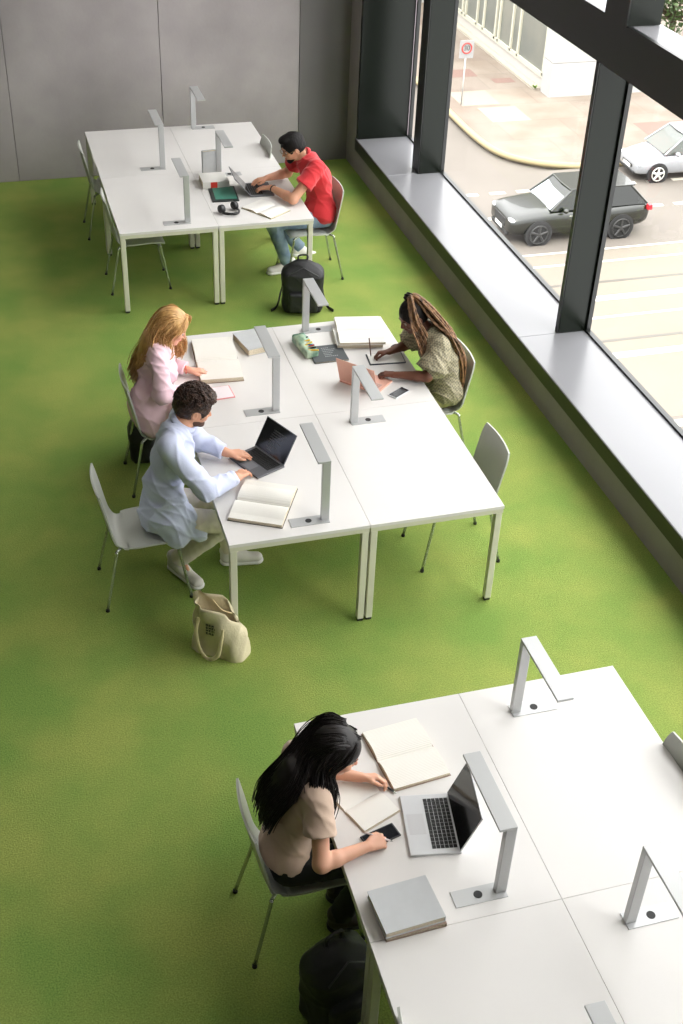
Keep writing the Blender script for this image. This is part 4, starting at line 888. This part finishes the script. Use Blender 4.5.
# pavement with its curved corner
arc = [(17.9, 90), (17.9, 44.6), (17.9, 42.9), (18.02, 41.3), (18.4, 40.2), (19.2, 39.4), (20.0, 39.0), (20.7, 38.82), (22.1, 38.75), (90, 38.75), (90, 90)]
def slabs():
    m = mat('pavement_slabs', (208, 190, 172), .85); nt = m.node_tree; N = nt.nodes; Lk = nt.links; b = N['Principled BSDF']; tc = N.new('ShaderNodeTexCoord')
    mp = N.new('ShaderNodeMapping'); mp.inputs['Location'].default_value = (.3, .2, 0); Lk.new(tc.outputs['Object'], mp.inputs[0])
    br = N.new('ShaderNodeTexBrick'); br.inputs['Scale'].default_value = 1; br.inputs['Brick Width'].default_value = 2.6; br.inputs['Row Height'].default_value = 1.9; br.inputs['Mortar Size'].default_value = .015; br.inputs['Bias'].default_value = -.1
    br.inputs['Color1'].default_value = srgb(112, 103, 93); br.inputs['Color2'].default_value = srgb(103, 93, 85); br.inputs['Mortar'].default_value = srgb(94, 86, 78); Lk.new(mp.outputs[0], br.inputs['Vector'])
    n = N.new('ShaderNodeTexNoise'); n.inputs['Scale'].default_value = .7; n.inputs['Detail'].default_value = 4; Lk.new(tc.outputs['Object'], n.inputs['Vector'])
    r = N.new('ShaderNodeValToRGB'); r.color_ramp.elements[0].position = .35; r.color_ramp.elements[1].position = .6; r.color_ramp.elements[0].color = (.82, .76, .72, 1); r.color_ramp.elements[1].color = (1, 1, 1, 1); Lk.new(n.outputs['Fac'], r.inputs[0])
    mx = N.new('ShaderNodeMix'); mx.data_type = 'RGBA'; mx.blend_type = 'MULTIPLY'; mx.inputs[0].default_value = 1; Lk.new(br.outputs[0], mx.inputs[6]); Lk.new(r.outputs[0], mx.inputs[7]); Lk.new(mx.outputs[2], b.inputs['Base Color']); return m
pv_ = MB().prism(arc, G-.12, G+.11).build('sidewalk', slabs()); struct(pv_)
cb = MB(); A = catmull([(x, y, 0) for x, y in arc[1:9]], 5)+[V(90, 38.75, 0)]
cb.tube([(17.9, 80, G+.06), (17.9, 50, G+.06)]+[(p[0], p[1], G+.06) for p in A], .12, 8)
struct(cb.build('curb', mat('curb_sandstone', (136, 124, 94), .8), None, smooth=True))
pt = MB()
for (x0, y0, x1, y1) in ((19.0, 49.0, 20.6, 50.0), (21.0, 48.0, 21.9, 48.6), (24.5, 40.9, 26.6, 42.5), (18.6, 55, 19.4, 56.5)): pt.box((x0, y0, G+.11), (x1, y1, G+.113))
pt.build('repaired_patches', mat('red_paving', (102, 80, 72), .85), pv_)
MB().box((18.6, 45.5, G+.11), (20.2, 47.2, G+.114)).box((19.1, 43.5, G+.11), (20.7, 45.2, G+.114)).build('pale_slabs', mat('pale_paving', (122, 114, 102), .85), pv_)
# house across the street
bd = thing('building', 'pale stone building with tall framed windows across the street', 'building', (28, 52, G))
M_stone = mat('pale_stone_cladding', (148, 147, 145), .6, var=.03, scale=2)
def bp_(mb, n, m, par=bd, bevel=0): o_ = mb.build(n, m, par, bevel=bevel); o_.location = (-28, -52, -G) if par is bd else (0, 0, 0); return o_
s = MB()
for z in np.arange(0, 12, 1.45): s.box((22.45, 45.9, G+z+.01), (26.6, 46.75, G+z+1.44)).box((22.8, 46.7, G+z+.01), (26.6, 60, G+z+1.44))
bp_(s, 'stone_wall', M_stone, bevel=.012)
bp_(MB().box((22.5, 45.95, G), (26.5, 46.6, G+12)).box((22.9, 46.6, G), (26.5, 59.9, G+12)).box((22.52, 46.7, G+.1), (22.9, 60.5, G+.75)), 'wall_core', mat('stone_joint', (150, 146, 140), .8))
fr = MB(); fr.box((22.46, 46.75, G+.62), (22.62, 60.5, G+.80)).box((22.46, 46.75, G+6.2), (22.62, 60.5, G+6.5))
ys_ = [46.8, 49.5, 50.3, 51.7, 52.1, 53.5, 54.3, 55.7, 56.1, 57.6, 58.2, 60.4]
for y in ys_: fr.box((22.46, y-.07, G+.7), (22.62, y+.07, G+6.3))
bp_(fr, 'window_frames', mat('cream_window_frame', (158, 156, 142), .5))
M_wg = mat('street_window_glass', (84, 88, 84), .3, 0, rgb2=(104, 104, 96), scale=.6)
for a, b in zip(ys_, ys_[1:]): bp_(MB().box((22.54, a+.07, G+.8), (22.58, b-.07, G+6.2)), 'shop_window', M_wg)
bp_(MB().box((22.2, 46.9, G+.11), (22.5, 60.5, G+.20)), 'step', mat('sunlit_step', (140, 134, 122), .7))
bp_(MB().box((19.5, 60.5, G), (22.6, 66, G+10)), 'side_wing', M_stone)
# weed at the corner
wd = thing('weed', 'small green weed growing at the corner of the stone building', 'plant', (22.3, 46.95, G+.11)); lf = MB()
for i in range(26):
    a = random.uniform(0, 2*PI); L = random.uniform(.12, .3); e = random.uniform(.5, 1.3); q = V(math.cos(a)*L*math.cos(e), math.sin(a)*L*math.cos(e), L*math.sin(e)); sd_ = V(-math.sin(a), math.cos(a), 0)*.03
    lf.add([V(0, 0, 0)-sd_*.4, V(0, 0, 0)+sd_*.4, q*.6+sd_, q, q*.6-sd_], [(0, 1, 2, 3, 4)])
lf.build('leaves', mat('weed_green', (84, 110, 36), .6), wd)
# speed limit sign
sg = thing('street_sign', 'white square sign with a red ring on a thin post at the pavement corner', 'sign', (18.62, 45.7, G+.11))
MB().tube([(0, 0, 0), (0, 0, 2.45)], .03, 10).build('post', mat('galvanised_post', (180, 182, 180), .5, .4), sg, smooth=True)
pl = MB().box((-.29, -.045, 1.80), (.29, -.03, 2.48)).build('plate', mat('sign_white', (130, 130, 130), .5), sg, bevel=.01)
MB().tube([(.19*math.cos(a), -.049, 2.18+.19*math.sin(a)) for a in np.linspace(0, 2*PI, 33)], .028, 8).build('red_ring', mat('sign_red', (160, 50, 46), .5), pl)
fc = bpy.data.curves.new('digits', 'FONT'); fc.body = '30'; fc.size = .26; fc.extrude = .003; fc.align_x = 'CENTER'; fc.align_y = 'CENTER'
ft = bpy.data.objects.new('digits_curve', fc); col.objects.link(ft); bpy.context.view_layer.update(); fm = bpy.data.meshes.new_from_object(ft.evaluated_get(bpy.context.evaluated_depsgraph_get())); bpy.data.objects.remove(ft)
fo = bpy.data.objects.new('digits', fm); col.objects.link(fo); fo.parent = pl; fo.location = (0, -.049, 2.18); fo.rotation_euler = (PI/2, 0, 0); fm.materials.clear(); fm.materials.append(M_black)
# tree at the upper right
tr = thing('street_tree', 'leafy green tree seen through the upper window at the right', 'tree', (30.6, 51.2, G+.11))
tk = MB().tube([(0, 0, 0), (.05, 0, 1.2), (0, .1, 2.6)], [.18, .14, .09], 10)
lf = MB(); rr = np.random.default_rng(3); ct = []
for i in range(26):
    c = rr.normal(size=3)*V(1.3, 1.3, .9)+V(0, 0, 2.6); c[2] = max(c[2], .9); ct.append(c); tk.tube([(0, 0, 1.4), c*.6+V(0, 0, .4), c], [.06, .04, .015], 6)
for c in ct:
    for j in range(150):
        p = c+rr.normal(size=3)*.38; a = nrm(rr.normal(size=3)); b = nrm(np.cross(a, rr.normal(size=3))); s_ = rr.uniform(.07, .13); lf.add([p-a*s_, p+b*s_*.5, p+a*s_, p-b*s_*.5], [(0, 1, 2, 3)])
tk.build('trunk', mat('bark', (90, 76, 60), .9, var=.2), tr, smooth=True); lf.build('crown', mat('tree_leaves', (62, 84, 30), .6, rgb2=(36, 56, 20), scale=2), tr)
# cars: local x to the rear, nose at x=0, centre line y=0
def car(label, loc, rz, L, Wd, H, wb, fx, paint, glass, suv, rim):
    t = thing('car', label, 'car', loc, rz); hw = Wd/2; rw = .37 if suv else .31; gc = .22 if suv else .17
    if suv: st = [(0, .42, .70, .74), (.05, .36, .86, .86), (.25, .30, .97, .94), (.9, .26, 1.06, .98), (1.45, .24, 1.10, 1.0), (2.2, .24, 1.08, 1.0), (3.2, .24, 1.10, 1.0), (L-.5, .28, 1.13, .97), (L-.12, .36, 1.10, .90), (L, .48, .98, .80)]
    else: st = [(0, .34, .56, .70), (.06, .26, .70, .84), (.3, .22, .80, .93), (.8, .20, .92, .98), (1.2, .20, .98, 1.0), (2.2, .20, .98, 1.0), (3.2, .20, .99, 1.0), (L-.4, .24, 1.0, .96), (L-.08, .32, .94, .90), (L, .40, .80, .80)]
    dense = catmull([V(*q) for q in st], 4); rings = []
    for x, zb, zt, wf in dense:
        r = []; c = (zb+zt)/2; h = (zt-zb)/2
        for k in range(28):
            a = 2*PI*k/28; ca, sa = math.cos(a), math.sin(a); e = .42
            yy_ = hw*wf*math.copysign(abs(ca)**e, ca)*(1-.10*max(0, sa)**2)*(1-.05*max(0, -sa)); zz = c+h*math.copysign(abs(sa)**e, sa); r.append((x, yy_, zz))
        rings.append(r)
    body = MB().loft(rings).build('body', paint, t, smooth=True)
    z0 = 1.06 if suv else .95
    xs = ((1.30, 2.0, L-.72, L-.14) if suv else (.95, 1.75, L-1.1, L-.35)); tw = hw*.74; bw = hw*.93
    fr_ = [(xs[0], -bw, z0), (xs[0]+.02, bw, z0), (xs[3], bw*.95, z0), (xs[3], -bw*.95, z0), (xs[1], -tw, H-.03), (xs[1], tw, H-.03), (xs[2], tw*.97, H-.04), (xs[2], -tw*.97, H-.04)]
    MB().add(fr_, [(0, 1, 5, 4), (1, 2, 6, 5), (2, 3, 7, 6), (3, 0, 4, 7), (4, 5, 6, 7)]).build('cabin_glass', glass, t)
    sc_ = MB().add([V(fr_[0][0]-.012, -bw+.1, z0+.02), V(fr_[0][0]-.012, bw-.1, z0+.02), V(xs[1]-.02, tw-.06, H-.06), V(xs[1]-.02, -tw+.06, H-.06), V(fr_[0][0]-.0, -bw+.1, z0+.01), V(fr_[0][0]-.0, bw-.1, z0+.01), V(xs[1]-.0, tw-.06, H-.07), V(xs[1]-.0, -tw+.06, H-.07)], [(0, 1, 2, 3), (7, 6, 5, 4), (0, 4, 5, 1), (1, 5, 6, 2), (2, 6, 7, 3), (3, 7, 4, 0)])
    sc_.build('windscreen', mat('windscreen_light' if suv else 'windscreen_grey', (120, 126, 130) if suv else (70, 74, 68), .1, .3, spec=.8), t)
    rf_ = MB(); rf_.prism([(xs[1]-.06, -tw), (xs[1]-.10, 0), (xs[1]-.06, tw), (xs[2]+.12, tw*.98), (xs[2]+.16, 0), (xs[2]+.12, -tw*.98)], H-.045, H)
    for s in (-1, 1):
        for a, b in ((fr_[0], fr_[4]), (fr_[3], fr_[7])): rf_.tube([(a[0], s*abs(a[1])*.99, a[2]), (b[0], s*abs(b[1]), b[2])], .035, 6)
        xm = (xs[1]+xs[2])/2; rf_.tube([(xm, s*bw, z0), (xm, s*tw, H-.03)], .03, 6)
    rf_.build('roof', paint, t, bevel=.02)
    for s in (-1, 1):
        for x in (fx, fx+wb):
            ar = MB(); ar.tube([(x, s*(hw-.12), rw), (x, s*(hw+.012), rw)], rw+.07, 28); ar.build('wheel_arch', mat('arch_black', (26, 26, 27), .7), t)
            wh = MB().tube([(x, s*(hw-.18), rw), (x, s*(hw+.02), rw), (x, s*(hw+.03), rw)], [rw, rw, rw-.04], 28).build('wheel', mat('tyre_black', (10, 10, 10), .8), t)
            ri = MB()
            for k in range(5):
                a = 2*PI*k/5+.3; ri.tube([(x, s*(hw+.035), rw), (x+math.cos(a)*(rw-.08), s*(hw+.038), rw+math.sin(a)*(rw-.08))], [.05, .035], 6)
            ri.tube([(x+(rw-.08)*math.cos(a), s*(hw+.032), rw+(rw-.08)*math.sin(a)) for a in np.linspace(0, 2*PI, 25)], .022, 6); ri.build('rim', rim, wh)
        hl = MB().ball((.12 if suv else .14, s*hw*.70, .80 if suv else .64), (.12, .19, .07 if suv else .09), 12); hl.build('headlight', mat('headlight_clear', (220, 224, 226), .12, .2), t, smooth=True)
        MB().box((L-.16, s*hw*.88-.13, .88), (L-.0, s*hw*.88+.02, 1.05)).build('tail_light', mat('tail_light_red', (190, 30, 40), .3), t, bevel=.02)
        MB().ball((xs[0]+.42, s*(hw+.08), z0+.05), (.09, .11, .08), 10).build('door_mirror', paint, t, smooth=True)
        MB().box((1.9, s*hw*1.0-.012 if s < 0 else hw-.0, z0-.18), (2.05, s*hw*1.0+.0 if s < 0 else hw+.012, z0-.15)).build('door_handle', M_chrome, t)
    MB().box((-.012, -hw*.45, .50 if suv else .42), (.06, hw*.45, .76 if suv else .54)).build('grille', M_black, t, bevel=.02)
    MB().box((-.02, -hw*.66, .30 if suv else .26), (.08, hw*.66, .42 if suv else .34)).build('bumper_intake', M_black, t, bevel=.02)
    MB().box((-.035, -.26, .40), (-.02, .26, .50)).build('number_plate', M_blank, t)
    return t
car('dark green and black SUV driving on the road below the window', (15.45, 33.86, G), 0, 4.75, 1.88, 1.66, 2.80, .95, mat('suv_paint', (13, 16, 10), .25, 0, coat=.5), mat('suv_glass', (14, 17, 15), .08, .2, spec=.8), True, mat('dark_rim', (60, 60, 60), .4, .5))
car('parked silver-white compact car beyond the SUV at the right', (21.88, 37.85, G), math.radians(-1), 4.1, 1.70, 1.58, 2.5, .78, mat('white_car_paint', (130, 132, 136), .2, .1, coat=.6), mat('car_glass', (70, 74, 70), .08, .2, spec=.8), False, mat('silver_rim', (196, 196, 190), .3, .5))


# ------------------------------------------------------------------ light
w = bpy.data.worlds.new('sky'); scene.world = w; w.use_nodes = True; nt = w.node_tree; bg = nt.nodes['Background']
bg.inputs[0].default_value = (1.0, .975, .985, 1)
tc = nt.nodes.new('ShaderNodeTexCoord'); sx = nt.nodes.new('ShaderNodeSeparateXYZ'); mr = nt.nodes.new('ShaderNodeMapRange')     # overcast sky: brighter towards the zenith
nt.links.new(tc.outputs['Generated'], sx.inputs[0]); nt.links.new(sx.outputs[2], mr.inputs[0]); mr.inputs[1].default_value = 0; mr.inputs[2].default_value = .9; mr.inputs[3].default_value = 3.4; mr.inputs[4].default_value = 9.5
nt.links.new(mr.outputs[0], bg.inputs[1])
sd = bpy.data.lights.new('sun', 'SUN'); sd.energy = 3.2; sd.angle = math.radians(3); sd.color = (1, .93, .82)
so = bpy.data.objects.new('sun', sd); col.objects.link(so)
so.rotation_euler = Vector((.35, .75, -1.0)).to_track_quat('-Z', 'Y').to_euler()
